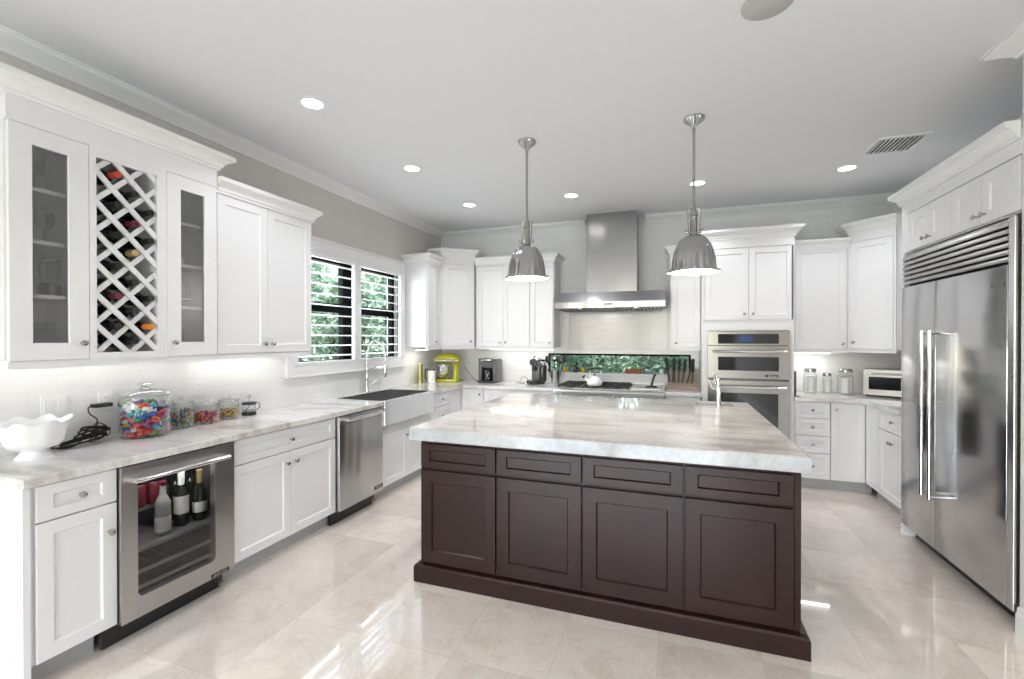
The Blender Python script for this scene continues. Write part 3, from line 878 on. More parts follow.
bm = bm_new(); box(bm, .30, .42, -.0195, -.0185, 1.455, 1.525); o = obj('display', bm, display, cp); o['label'] = 'blue lit display'
def ohandle(o, z, yf, x0=.045, x1=.71, mat=None):
    bm = bm_new(); tube(bm, [(x0, yf - .05, z), (x1, yf - .05, z)], .013, 14)
    for x in (x0 + .035, x1 - .035): tube(bm, [(x, yf - .05, z), (x, yf + .002, z)], .010, 10)
    obj('handle', bm, chrome, o, 40)
ud = slab_with_window('upper_door', 1.085, 1.417, .098, .655, 1.165, 1.305, -.03); ohandle(ud, 1.362, -.03)
ld = slab_with_window('lower_door', .405, 1.062, .115, .65, .60, .935, -.03); ohandle(ld, 1.00, -.03)
bm = bm_new(); box(bm, .535, .650, -.0325, -.0300, 1.105, 1.128); bd = obj('badge', bm, blackm, ud)
text_part('lettering', 'JENN-AIR', .020, chrome, bd, (.598, -.0327, 1.1165), (HALF, 0, 0))

# ------------------------------------------------------------------ wine cooler
t = thing('wine_cooler', 'stainless steel undercounter wine cooler with a glass door and bottles inside', 'wine cooler', (.60, 1.436, 0), HALF)
CW = .598
bm = bm_new()
box(bm, .002, .022, .01, .57, .10, .868); box(bm, CW - .022, CW - .002, .01, .57, .10, .868)
box(bm, .022, CW - .022, .01, .57, .10, .13); box(bm, .022, CW - .022, .01, .57, .845, .868); box(bm, .022, CW - .022, .55, .57, .13, .845)
obj('body', bm, dark_in, t)
bm = bm_new(); box(bm, -.045, .55, .035, .05, .004, .098); obj('toe_grille', bm, blackm, t)
bm = bm_new()
gx0, gx1, gz0, gz1 = .072, .478, .207, .80
xs = [0, gx0, gx1, CW]; zs = [.108, gz0, gz1, .868]
def rounded(x0, x1, z0, z1, r, n=6):
    out = []
    for cx_, cz_, a0 in ((x1 - r, z1 - r, 0), (x0 + r, z1 - r, 90), (x0 + r, z0 + r, 180), (x1 - r, z0 + r, 270)):
        for i in range(n + 1):
            a = math.radians(a0 + 90 * i / n); out.append((cx_ + r * math.cos(a), cz_ + r * math.sin(a)))
    return out
def frame_with_hole(bm, x0, x1, z0, z1, hole, yf, yb):
    N = len(hole); cx_ = sum(p[0] for p in hole) / N; cz_ = sum(p[1] for p in hole) / N
    outer = []
    for p in hole:
        dx, dz = p[0] - cx_, p[1] - cz_
        k = min(((x1 - cx_) / dx if dx > 0 else (x0 - cx_) / dx) if abs(dx) > 1e-9 else 1e9, ((z1 - cz_) / dz if dz > 0 else (z0 - cz_) / dz) if abs(dz) > 1e-9 else 1e9)
        outer.append([cx_ + dx * k, cz_ + dz * k])
    for c in ((x0, z0), (x1, z0), (x1, z1), (x0, z1)):     # snap the nearest sample to each corner
        i = min(range(N), key=lambda q: (outer[q][0] - c[0]) ** 2 + (outer[q][1] - c[1]) ** 2); outer[i] = list(c)
    R = []
    for ring, y in ((outer, yb), (outer, yf), (hole, yf), (hole, yb)): R.append([bm.verts.new((p[0], y, p[1])) for p in ring])
    for a, b_ in ((0, 1), (1, 2), (2, 3), (3, 0)):
        for i in range(N): bm.faces.new([R[a][i], R[a][(i + 1) % N], R[b_][(i + 1) % N], R[b_][i]])
frame_with_hole(bm, 0, CW, .108, .868, rounded(gx0, gx1, gz0, gz1, .03), -.034, .008)
dr = obj('door', bm, steelx, t)
bm = bm_new(); box(bm, gx0 - .02, gx1 + .02, -.030, -.024, gz0 - .02, gz1 + .02); obj('glass_pane', bm, coolglass, dr)
bm = bm_new(); tube(bm, [(.035, -.072, .798), (CW - .06, -.072, .798)], .0125, 14)
for x in (.055, CW - .08): tube(bm, [(x, -.072, .798), (x, -.032, .798)], .016, 14)
obj('handle', bm, chrome, dr, 40)
bm = bm_new(); box(bm, .450, .560, -.0365, -.0341, .112, .134); bd = obj('badge', bm, blackm, dr)
text_part('lettering', 'JENN-AIR', .0195, chrome, bd, (.505, -.0367, .123), (HALF, 0, 0))
for z in (.425, .315, .235):
    bm = bm_new(); box(bm, .024, CW - .024, .02, .54, z - .008, z) if z > .4 else [tube(bm, [(.04 + i * .04, .03, z), (.04 + i * .04, .53, z)], .003, 6) for i in range(14)]
    sh = obj('shelf', bm, dark_in, t)
    bm = bm_new(); box(bm, .024, CW - .024, .010, .022, z - .012, z + .006); obj('shelf_front', bm, steelx, sh)
bm = bm_new(); box(bm, .024, .32, .16, .54, .572, .58); sh = obj('shelf', bm, dark_in, t)
bm = bm_new(); box(bm, .024, .32, .150, .160, .568, .584); obj('shelf_front', bm, steelx, sh)
lamp('cooler_glow', 'AREA', (CW / 2, .06, .838), 2.2, (1, 1, 1), (0, 0, 0), t, shape='RECTANGLE', size=.45, size_y=.05)

# ------------------------------------------------------------------ dishwasher
t = thing('dishwasher', 'stainless steel dishwasher between the two-door cabinet and the apron sink', 'dishwasher', (.60, 2.946, 0), HALF)
DW = .575
bm = bm_new(); box(bm, .003, DW - .003, .01, .57, .10, .868); obj('body', bm, steeld, t)
bm = bm_new(); box(bm, -.02, .50, .03, .05, .004, .098); obj('toe_grille', bm, blackm, t)
bm = bm_new(); box(bm, 0, DW, -.040, .008, .115, .868, .003); dr = obj('door', bm, steelv, t)
bm = bm_new(); box(bm, .01, DW - .01, -.042, -.0395, .80, .803); obj('panel_seam', bm, steeld, dr)
bm = bm_new(); tube(bm, [(.055, -.075, .838), (DW - .04, -.075, .838)], .013, 14)
for x in (.07, DW - .05): tube(bm, [(x, -.075, .84), (x, -.038, .84)], .016, 14)
obj('handle', bm, chrome, dr, 40)
bm = bm_new(); box(bm, .45, .57, -.0425, -.0401, .150, .180); bd = obj('badge', bm, blackm, dr)
text_part('lettering', 'JENN-AIR', .020, chrome, bd, (.51, -.0427, .165), (HALF, 0, 0))

# ------------------------------------------------------------------ apron sink and faucet
t = thing('apron_sink', 'stainless steel farmhouse apron sink set under the shuttered window', 'sink', (.66, 3.524, 0), HALF)
SW = .903
bm = bm_new()
def rimmed(bm, x0, x1, y0, y1, zt, zb, wall, apron):
    box(bm, x0, x1, y0, y0 + apron, zb, zt, .004)
    box(bm, x0, x0 + wall, y0 + apron, y1, zb, zt - .002); box(bm, x1 - wall, x1, y0 + apron, y1, zb, zt - .002)
    box(bm, x0 + wall, x1 - wall, y1 - wall, y1, zb, zt - .002); box(bm, x0 + wall, x1 - wall, y0 + apron, y1 - wall, zb, zb + .01)
rimmed(bm, 0, SW, 0, .573, .922, .69, .018, .035)
obj('basin', bm, sinksteel, t)
bm = bm_new(); lathe(bm, [(.055, 0), (.055, .004), (.04, .006), (.03, .002), (0, .002)], (SW * .5, .28, .70), 'z', 24); obj('drain', bm, chrome, t, 40)

t = thing('faucet', 'tall chrome pull-down spring faucet rising behind the apron sink', 'faucet', (.060, 4.06, CT), 0)
bm = bm_new(); lathe(bm, [(.021, 0), (.021, .008), (.020, .02), (.019, .03), (.017, .15), (.019, .16), (.014, .20), (0, .20)], (0, 0, 0), 'z', 20); obj('base', bm, chrome, t, 40)
pts = spline([(0, 0, .19), (0, 0, .34), (.01, .01, .46), (.05, .03, .545), (.10, .06, .545), (.15, .09, .47), (.16, .10, .36), (.16, .10, .30)], 8)
bm = bm_new(); tube(bm, pts, .0075, 8); obj('hose', bm, chrome, t, 60)
bm = bm_new()
coil = []
for i in range(len(pts) * 9):
    q = i / 9; k = int(q); f = q - k
    p = pts[k].lerp(pts[min(k + 1, len(pts) - 1)], f); dv = (pts[min(k + 1, len(pts) - 1)] - pts[max(k - 1, 0)]).normalized()
    s = dv.cross(Vector((.5, -.85, 0))).normalized(); u = s.cross(dv).normalized()
    a = i / 9 * 2 * PI * 1.0
    coil.append(p + .0125 * (math.cos(a) * s + math.sin(a) * u))
tube(bm, coil, .0022, 5); obj('spring', bm, chrome, t, 60)
bm = bm_new(); lathe(bm, [(.010, .0), (.018, .01), (.020, .06), (.016, .12), (.013, .15), (0, .15)], (.16, .10, .16), 'z', 16); obj('spray_head', bm, chrome, t, 40)
bm = bm_new(); tube(bm, [(0, 0, .25), (.08, .05, .27), (.16, .10, .27)], .006, 8); obj('support_arm', bm, chrome, t, 40)
bm = bm_new(); tube(bm, [(0, 0, .10), (.03, .035, .10)], .012, 12); tube(bm, [(.03, .035, .10), (.075, .065, .135)], .006, 8); obj('lever', bm, chrome, t, 40)

# ------------------------------------------------------------------ range hood
t = thing('range_hood', 'stainless steel wall range hood with a tall square chimney', 'range hood', (1.82, D, 0), 0)
HW = 1.232
bm = bm_new(); box(bm, .325, .915, -.35, -.004, 2.045, 2.52, .002); box(bm, .328, .912, -.347, -.004, 2.52, H - .001, .002); obj('chimney', bm, steelh, t)
bm = bm_new()
prof = [(-.60, 1.845), (-.60, 1.912), (-.52, 2.03), (-.35, 2.045), (-.004, 2.045), (-.004, 1.845)]
a = [bm.verts.new((0, p[0], p[1])) for p in prof]; b2 = [bm.verts.new((HW, p[0], p[1])) for p in prof]
for j in range(6): bm.faces.new([a[j], a[(j + 1) % 6], b2[(j + 1) % 6], b2[j]])
bm.faces.new(a); bm.faces.new(b2)
cn = obj('canopy', bm, steelh, t)
for i in range(3):
    bm = bm_new()
    for k in range(9): box(bm, .04 + i * .39 + k * .042, .04 + i * .39 + k * .042 + .026, -.54, -.10, 1.825, 1.843)
    obj('baffle_filter', bm, steeld, t)
for x in (.30, .93):
    bm = bm_new(); lathe(bm, [(.03, 1.842), (.03, 1.832), (0, 1.832)], (x, -.57, 0), 'z', 16); obj('hood_light', bm, chrome, t)
bm = bm_new(); box(bm, .57, .67, -.6025, -.6001, 1.875, 1.892); bd = obj('badge', bm, steeld, t)

# ------------------------------------------------------------------ rangetop
t = thing('rangetop', 'stainless steel gas rangetop with black grates and a griddle plate', 'cooktop', (1.816, D - .655, 0), 0)
RW = 1.232
bm = bm_new()
box(bm, 0, RW, .02, .625, .78, .925); prof = [(.02, .79), (-.02, .80), (-.022, .885), (-.01, .905), (.02, .918)]
a = [bm.verts.new((0, p[0], p[1])) for p in prof]; b2 = [bm.verts.new((RW, p[0], p[1])) for p in prof]
for j in range(5): bm.faces.new([a[j], a[(j + 1) % 5], b2[(j + 1) % 5], b2[j]])
bm.faces.new(a); bm.faces.new(b2)
obj('body', bm, steelx, t)
bm = bm_new(); box(bm, 0, RW, .605, .64, .925, .955, .004); obj('back_guard', bm, steelx, t)
def grate(x0, x1, y0, y1, z=.953):
    bm = bm_new(); r = .006
    for x in (x0, (x0 + x1) / 2, x1): box(bm, x - r, x + r, y0, y1, z - .012, z)
    for y in (y0, (y0 + y1) / 2, y1): box(bm, x0, x1, y - r, y + r, z - .012, z)
    for cx_, cy_ in (((x0 + x1) / 2, (y0 * 3 + y1) / 4), ((x0 + x1) / 2, (y0 + 3 * y1) / 4)):
        for a in range(8):
            an = a * PI / 4 + PI / 8; tube(bm, [(cx_ + .035 * math.cos(an), cy_ + .035 * math.sin(an), z - .006), (cx_ + .12 * math.cos(an), cy_ + .12 * math.sin(an), z - .006)], .005, 6)
    for x in (x0, x1):
        for y in (y0, y1): box(bm, x - r, x + r, y - r, y + r, .9255, z - .012)
    return obj('grate', bm, iron, t)
for x0 in (.05, .345, .60):
    grate(x0, x0 + .235, .06, .58)
    for y in (.19, .45):
        bm = bm_new(); lathe(bm, [(.05, .926), (.05, .932), (.032, .934), (.032, .943), (0, .944)], (x0 + .1175, y, 0), 'z', 20); obj('burner', bm, iron, t, 40)
bm = bm_new(); box(bm, .87, 1.20, .05, .59, .926, .944, .004); obj('griddle_plate', bm, steelx, t)
for i in range(8):
    bm = bm_new(); lathe(bm, [(.02, 0), (.02, .018), (.017, .022), (0, .022)], (.10 + i * .147, -.021, .835), 'y', 18); obj('knob', bm, chrome, t, 40)

# ------------------------------------------------------------------ island
IX0, IX1, IY0, IY1 = 1.665, 3.70, 2.470, 4.28
t = thing('kitchen_island', 'large dark espresso wood kitchen island with drawers over panelled doors', 'kitchen island', (IX0, IY0, 0), 0)
w = IX1 - IX0; dp = IY1 - IY0
bm = bm_new(); prism(bm, [(0, .02), (w, .02), (w, .864), (0, .864)], 0, 1.545, M=Matrix(((1, 0, 0, 0), (0, 0, 1, 0), (0, 1, 0, 0), (0, 0, 0, 1))))
box(bm, 0, w, 1.545, dp, .02, .69); box(bm, 0, 1.62, 1.545, dp, .69, .864); box(bm, 1.955, w, 1.545, dp, .69, .864); obj('body', bm, espresso, t)
bm = bm_new()
sweep(bm, [(0, dp), (0, 0), (w, 0), (w, dp)], [(0, 0), (.035, 0), (.035, .092), (.028, .104), (.012, .110), (0, .112)])
obj('base_molding', bm, espresso, t)
ex = [.006, .503, 1.003, 1.520, 2.005]
for i in range(4):
    a, b_ = ex[i], ex[i + 1]
    front(t, 'drawer', a + .003, b_ - .003, .708, .853, st=.058, mat=espresso, yf=-.024)
    front(t, 'door', a + .003, b_ - .003, .128, .692, st=.072, mat=espresso, yf=-.024)
bm = bm_new(); box(bm, w - .026, w - .001, -.010, -.001, .12, .855); obj('corner_stile', bm, espresso, t)
def island_top():
    bm = bm_new(); box(bm, 1.598, 3.735, 2.440, 4.335, .866, .945, .006)
    o = obj('island_countertop', bm, marble_i)
    bm = bm_new(); box(bm, 3.31, 3.60, 4.035, 4.26, .80, 1.0)
    c = obj('cutter', bm, marble_i)
    md = o.modifiers.new('b', 'BOOLEAN'); md.operation = 'DIFFERENCE'; md.object = c; md.solver = 'EXACT'
    bpy.context.view_layer.update()
    dg = bpy.context.evaluated_depsgraph_get()
    me = bpy.data.meshes.new_from_object(o.evaluated_get(dg))
    o.modifiers.clear(); o.data = me; bpy.data.objects.remove(c)
    return o
it = island_top()
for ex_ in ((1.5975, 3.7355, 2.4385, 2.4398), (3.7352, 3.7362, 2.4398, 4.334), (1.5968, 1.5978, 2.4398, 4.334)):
    bm = bm_new(); box(bm, ex_[0], ex_[1], ex_[2], ex_[3], .870, .939); eb = obj('daylit_edge_band', bm, marble_daylit, it)  # thin strips carrying the painted daylight along the slab edges
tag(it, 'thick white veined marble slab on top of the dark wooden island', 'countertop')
t = thing('prep_sink', 'small undermount steel prep sink in the far right of the island slab', 'sink', (3.30, 4.025, .70), 0)
bm = bm_new(); rimmed(bm, .0, .31, 0, .245, .165, 0, .010, .010); obj('basin', bm, steelz, t)
t = thing('prep_faucet', 'small chrome faucet on the island beside the prep sink', 'faucet', (3.475, 3.985, .945), 0)
bm = bm_new(); lathe(bm, [(.028, 0), (.028, .006), (.020, .012), (.018, .05), (.018, .17), (.015, .18), (0, .18)], (0, 0, 0), 'z', 20); obj('base', bm, chrome, t, 40)
bm = bm_new(); tube(bm, spline([(0, 0, .17), (-.003, .005, .215), (-.008, .04, .245), (-.012, .09, .24), (-.014, .115, .205), (-.014, .118, .17)], 6), .0135, 12); obj('spout', bm, chrome, t, 60)
bm = bm_new(); tube(bm, [(0, 0, .145), (-.045, -.005, .15)], .012, 12); tube(bm, [(-.045, -.005, .15), (-.075, -.01, .215)], [.008, .005], 10); obj('lever', bm, chrome, t, 40)

# ------------------------------------------------------------------ pendants
def pendant(x, y, zrim, label):
    t = thing('pendant_light', label, 'pendant lamp', (x, y, H), 0, 'steel dome pendants over the island')
    z = lambda v: v - H
    bm = bm_new(); lathe(bm, [(.068, 0), (.068, -.008), (.060, -.022), (.035, -.042), (.016, -.060), (.012, -.075), (0, -.075)], (0, 0, 0), 'z', 28); obj('canopy', bm, steelp, t, 40)
    zc = zrim + .25                                                    # top of the dome
    bm = bm_new(); tube(bm, [(0, 0, -.07), (0, 0, z(zc + .18))], .009, 10); tube(bm, [(0, 0, -.070), (0, 0, -.095)], .011, 10); obj('rod', bm, steelp, t, 60)
    bm = bm_new()
    lathe(bm, [(.03, z(zc) - .004), (.03, z(zc) + .012), (.024, z(zc) + .02), (.022, z(zc) + .125), (.027, z(zc) + .13), (.027, z(zc) + .145), (.010, z(zc) + .185), (0, z(zc) + .185)], (0, 0, 0), 'z', 20)
    obj('socket_cap', bm, nickel, t, 40)
    bm = bm_new()
    for s in (-1, 1):
        tube(bm, [(s * .034, 0, z(zc) + .01), (s * .038, 0, z(zc) + .175), (0, 0, z(zc) + .180)], .006, 8)
        lathe(bm, [(.009, -.008), (.009, .008), (0, .008)], (s * .045, 0, z(zc) + .02), 'x', 12)
        tube(bm, [(s * .038, 0, z(zc) + .02), (s * .062, -.005, z(zc) + .035)], .004, 6)
    obj('yoke', bm, nickel, t, 40)
    outer = [(.030, .25), (.055, .243), (.082, .222), (.108, .185), (.127, .135), (.138, .08), (.143, .03), (.145, .012), (.160, .010), (.162, -.002), (.156, -.004)]
    inner = [(.140, .002), (.138, .03), (.133, .08), (.122, .133), (.104, .181), (.079, .216), (.05, .236), (.0, .240)]
    bm = bm_new()
    lathe(bm, [(r, z(zrim + h)) for r, h in outer], (0, 0, 0), 'z', 48, cap=False)
    sh = obj('lamp_shade', bm, steelp, t, 35)
    bm = bm_new(); lathe(bm, [(.156, z(zrim - .004))] + [(r, z(zrim + h)) for r, h in inner], (0, 0, 0), 'z', 48, cap=False); obj('shade_lining', bm, porcelain, sh, 50)
    for k in range(4):
        an = k * PI / 2
        bm = bm_new(); lathe(bm, [(.008, -.012), (.010, 0), (.008, .012), (0, .014)], (.165 * math.cos(an), .165 * math.sin(an), z(zrim) + .002), 'z', 10); obj('rim_knob', bm, chrome, sh, 40)
    bm = bm_new(); lathe(bm, [(0, z(zrim + .012)), (.10, z(zrim + .012)), (.128, z(zrim + .016)), (.128, z(zrim + .019)), (0, z(zrim + .019))], (0, 0, 0), 'z', 32); obj('diffuser', bm, cling, sh, 40)
    lamp('pendant_bulb', 'POINT', (0, 0, z(zrim - .03)), 7, (1, .96, .92), parent=t, shadow_soft_size=.08)
    return t
pendant(2.085, 3.30, 1.950, 'brushed steel dome pendant over the left half of the island')
pendant(3.262, 3.33, 1.945, 'brushed steel dome pendant over the right half of the island')

# ------------------------------------------------------------------ ceiling fittings
first = None
for x, y, lab in ((.975, 2.31, 'recessed ceiling light above the near left counter'), (.975, 3.48, 'recessed ceiling light above the dishwasher'), (.99, 4.64, 'recessed ceiling light at the back left, nearest the corner'),
                  (2.13, 4.69, 'recessed ceiling light just left of the hood chimney'), (3.35, 4.72, 'recessed ceiling light beside the right pendant rod'), (4.56, 4.74, 'recessed ceiling light beside the air vent')):
    if first is None:
        t = thing('recessed_light', lab, 'ceiling light', (x, y, H), 0, 'round recessed ceiling lights')
        bm = bm_new(); lathe(bm, [(.062, -.001), (.090, -.001), (.090, -.004), (.066, -.008), (.062, -.006)], (0, 0, 0), 'z', 32, cap=False); obj('trim_ring', bm, trim_m, t, 40)
        bm = bm_new(); lathe(bm, [(0, -.0015), (.064, -.0015), (.064, -.004), (0, -.004)], (0, 0, 0), 'z', 32); obj('lens', bm, cling, t)
        lamp('recessed_spot', 'SPOT', (0, 0, -.02), 28, (.935, .945, 1.0), (0, 0, 0), t, spot_size=math.radians(125), spot_blend=.6, shadow_soft_size=.06)
        first = t
    else:
        dup(first, (x, y, H), label=lab)
t = thing('ceiling_vent', 'white ceiling air vent with dark slanted slots', 'air vent', (4.73, 4.285, H), 0)
bm = bm_new(); hx, hy = .17, .175
box(bm, -hx, hx, -hy, -hy + .03, -.012, -.0005); box(bm, -hx, hx, hy - .03, hy, -.012, -.0005); box(bm, -hx, -hx + .03, -hy + .03, hy - .03, -.012, -.0005); box(bm, hx - .03, hx, -hy + .03, hy - .03, -.012, -.0005)
obj('frame', bm, trim_m, t)
bm = bm_new(); box(bm, -hx + .031, hx - .031, -hy + .031, hy - .031, -.003, -.001); obj('backing', bm, ventm, t)
for i in range(10):
    x = -hx + .045 + i * .029
    bm = bm_new(); box(bm, x, x + .008, -hy + .03, hy - .03, -.010, -.003); obj('slat', bm, trim_m, t)
bm = bm_new(); lathe(bm, [(0, -.001), (.105, -.001), (.105, -.006), (.098, -.010), (0, -.010)], (3.525, 2.30, H), 'z', 40)
tag(obj('ceiling_speaker', bm, speakerg, None, 40), 'round grey ceiling speaker cut by the top edge of the picture', 'speaker')

# ------------------------------------------------------------------ things on the left counter
def plate(name, label, cat, y0, y1, z0, z1, group=None, kinds='o', wall='left', x=None):
    yc, zc = (y0 + y1) / 2, (z0 + z1) / 2
    t = thing(name, label, cat, (.009, yc, zc) if wall == 'left' else (x, D - .001, zc), HALF if wall == 'left' else 0, group)
    w_, h_ = (y1 - y0) / 2, (z1 - z0) / 2
    bm = bm_new(); box(bm, -w_, w_, -.005, 0, -h_, h_, .0015); obj('cover_plate', bm, porcelain, t)
    n = max(1, round(w_ * 2 / .046)) if kinds == 's' else 1
    for i in range(n):
        xx = -w_ + (i + .5) * 2 * w_ / n
        if kinds == 's':
            bm = bm_new(); box(bm, xx - .016, xx + .016, -.009, -.0051, -.033, .033, .001); obj('rocker', bm, trim_m, t)
        else:
            bm = bm_new(); box(bm, xx - .017, xx + .017, -.0075, -.0051, -.034, .034, .001); so = obj('socket', bm, trim_m, t)
            bm = bm_new()
            for zz_ in (-.02, .02):
                for s in (-.006, .006): box(bm, xx + s - .001, xx + s + .001, -.0082, -.0076, zz_ - .005, zz_ + .005)
            obj('slots', bm, blackm, so)
    return t
plate('light_switch', 'white two-gang switch plate behind the ruffled bowl', 'light switch', 1.425, 1.54, 1.07, 1.19, kinds='s')
plate('wall_outlet', 'white wall outlet with the black charger plugged in', 'wall outlet', 1.68, 1.752, 1.07, 1.187, 'white wall outlets on the left tile')
plate('wall_outlet', 'white wall outlet behind the small candy jars', 'wall outlet', 2.235, 2.305, 1.09, 1.206, 'white wall outlets on the left tile')
plate('wall_outlet', 'white wall outlet left of the sink window sill', 'wall outlet', 2.93, 3.0, 1.08, 1.197, 'white wall outlets on the left tile')

# ruffled footed bowl
t = thing('ruffled_bowl', 'white footed ceramic bowl with a ruffled rim at the near end of the counter', 'bowl', (.215, 1.308, CT), 0)
bm = bm_new(); seg = 96
prof = [(.072, 0), (.070, .006), (.055, .020), (.046, .032), (.052, .040), (.095, .050), (.112, .075), (.118, .115), (.128, .145), (.142, .160)]
rings = []
for pi_, (r, h) in enumerate(prof + [(.139, .162), (.122, .142), (.112, .112), (.102, .078), (.06, .058), (0.001, .054)]):
    ruff = max(0, (h - .09) / .09)
    rings.append([bm.verts.new(((r + .012 * ruff * math.cos(8 * a)) * math.cos(a), (r + .012 * ruff * math.cos(8 * a)) * math.sin(a), h + .012 * ruff * math.cos(8 * a))) for a in [2 * PI * i / seg for i in range(seg)]])
for a, b_ in zip(rings, rings[1:]):
    for i in range(seg): bm.faces.new([a[i], a[(i + 1) % seg], b_[(i + 1) % seg], b_[i]])
bm.faces.new(rings[0]); bm.faces.new(rings[-1])
obj('bowl_body', bm, porcelain, t, 60); t.scale = (1.0, 1.0, 1.12)
# charger and cables
t = thing('charger_cable', 'black power cord with plug lying coiled beside the ruffled bowl', 'cable', (.11, 1.59, CT), 0)
bm = bm_new(); box(bm, -.092, -.045, .045, .135, .185, .207, .004); obj('plug', bm, blackm, t)
bm = bm_new()
tube(bm, spline([(-.065, .05, .195), (-.055, .02, .19), (-.05, .025, .155), (-.045, .055, .12), (-.05, .05, .07), (-.04, .01, .04), (.0, -.06, .012), (.05, -.12, .008), (.03, -.16, .008)], 8), .0035, 6)
random.seed(3)
def coil_loop(cx_, cy_, rx, ry, z, tilt, ph):
    return [(cx_ + rx * math.cos(a + ph), cy_ + ry * math.sin(a), z + tilt * (math.sin(a * 1 + ph) + 1) * .5) for a in [2 * PI * i / 28 for i in range(28)]]
for k in range(6): tube(bm, coil_loop(-.01 + .004 * k, -.04 + .012 * k, .055, .12 - .008 * k, .008 + .011 * k, .03, .5 * k), .0052, 6, True)
for k in range(4): tube(bm, coil_loop(-.02 + .006 * k, .045 + .004 * k, .035, .040 + .004 * k, .006 + .007 * k, .035 + .015 * k, .7 * k), .0026, 6, True)
obj('cord', bm, rubber, t, 60)

CC = {'red': (.55, .03, .03), 'blue': (.03, .10, .42), 'white': (.72, .72, .72), 'orange': (.75, .22, .03), 'green': (.05, .32, .06), 'purple': (.16, .04, .22), 'yellow': (.75, .55, .04), 'teal': (.06, .35, .42), 'pink': (.62, .2, .3)}
CM = {k: plain('candy_' + k, v, .25, noise=.15, nscale=60) for k, v in CC.items()}
def jar(x, y, R, h, label, group='lidded glass candy jars'):
    t = thing('candy_jar', label, 'jar', (x, y, CT), 0, group)
    bm = bm_new(); k = R
    lathe(bm, [(R * .90, 0), (R, .012), (R, h * .86), (R * .94, h * .93), (R * .96, h)], (0, 0, 0), 'z', 40, cap=False)
    lathe(bm, [(0, .0005), (R * .90, .0005)], (0, 0, 0), 'z', 40, cap=False)
    obj('glass_body', bm, jarglass, t, 50)
    bm = bm_new(); tube(bm, [(R * .965 * math.cos(a), R * .965 * math.sin(a), h) for a in [2 * PI * i / 40 for i in range(40)]], .0035, 6, True); obj('rim', bm, crystal, t, 60)
    bm = bm_new(); hk = R * .36
    lathe(bm, [(R * .99, h + .004), (R * .97, h + .010), (R * .7, h + hk * .55), (R * .22, h + hk * .8), (R * .16, h + hk * .95), (R * .30, h + hk * 1.15), (R * .32, h + hk * 1.4), (R * .2, h + hk * 1.6), (0, h + hk * 1.62)], (0, 0, 0), 'z', 36, cap=False)
    obj('lid', bm, crystal, t, 50)
    return t
j1 = jar(.165, 1.834, .126, .245, 'largest glass jar, filled with assorted wrapped candies')
j2 = jar(.112, 2.079, .073, .165, 'glass jar of green and striped candies right behind the largest jar')
j3 = jar(.115, 2.250, .080, .125, 'glass jar half full of red and orange candies')
j4 = jar(.100, 2.424, .067, .130, 'glass jar of yellow and dark candies, farthest of the four')
# wrapped candies in the big jar: individuals
def candy_mesh(m, name):
    bm = bm_new()
    lathe(bm, [(.011, -.032), (.012, -.030), (.004, -.020), (.013, -.014), (.015, 0), (.013, .014), (.004, .020), (.012, .030), (.011, .032)], (0, 0, 0), 'x', 8)
    return bm
random.seed(11)
protos = {}
cols = list(CC)
n = 0; placed = []
for k in range(150):
    for tr in range(60):
        r = .10 * math.sqrt(random.random()) if k % 3 == 0 else random.uniform(.080, .100)
        a = random.uniform(0, 2 * PI); z = .018 + random.random() * .172
        p = Vector((.165 + r * math.cos(a), 1.834 + r * math.sin(a), CT + z))
        if all((p - q).length > .024 for q in placed): break
    else: continue
    placed.append(p)
    c = random.choices(cols, [5, 5, 6, 2, 2, 4, 1, 4, 2])[0]
    rot = (random.uniform(-.6, .6), random.uniform(-.5, .5), a + HALF + random.uniform(-.6, .6))
    if c not in protos:
        o = obj('wrapped_candy', candy_mesh(CM[c], c), CM[c], None, 60)
        tag(o, '%s wrapped candy among those in the largest glass jar' % c, 'candy', '%s wrapped candies in the largest jar' % c)
        o.location = p; o.rotation_euler = rot; protos[c] = o
    else: dup(protos[c], p, rot)
def pile(x, y, R, h, cols_, n, label, sz):
    bm = bm_new(); mats = [CM[c] for c in cols_]
    for k in range(n):
        r = (R - .012) * math.sqrt(random.random()); a = random.uniform(0, 2 * PI)
        if k % 2: r = R - .012
        z = .012 + random.random() * (h - .012)
        M = Matrix.Translation((r * math.cos(a), r * math.sin(a), z)) @ Matrix.Rotation(random.uniform(0, PI), 4, 'Z') @ Matrix.Rotation(random.uniform(0, PI), 4, 'X') @ Matrix.Diagonal((sz, sz * .7, sz * .6, 1))
        g = bmesh.ops.create_icosphere(bm, subdivisions=1, radius=1.0, matrix=M)
        mi = random.randrange(len(mats))
        for v in g['verts']:
            for f in v.link_faces: f.material_index = mi
    o = obj('candy_pile', bm, mats, None, 60); o.location = (x, y, CT)
    tag(o, label, 'candy', None, 'stuff')
pile(.112, 2.079, .069, .120, ['green', 'teal', 'purple', 'orange', 'white'], 240, 'small green and striped candies filling the second jar', .010)
pile(.115, 2.250, .076, .070, ['red', 'orange', 'red', 'purple'], 200, 'small red and orange candies at the bottom of the third jar', .011)
pile(.100, 2.424, .063, .070, ['yellow', 'yellow', 'purple', 'orange', 'green'], 180, 'small yellow and dark candies in the farthest candy jar', .009)
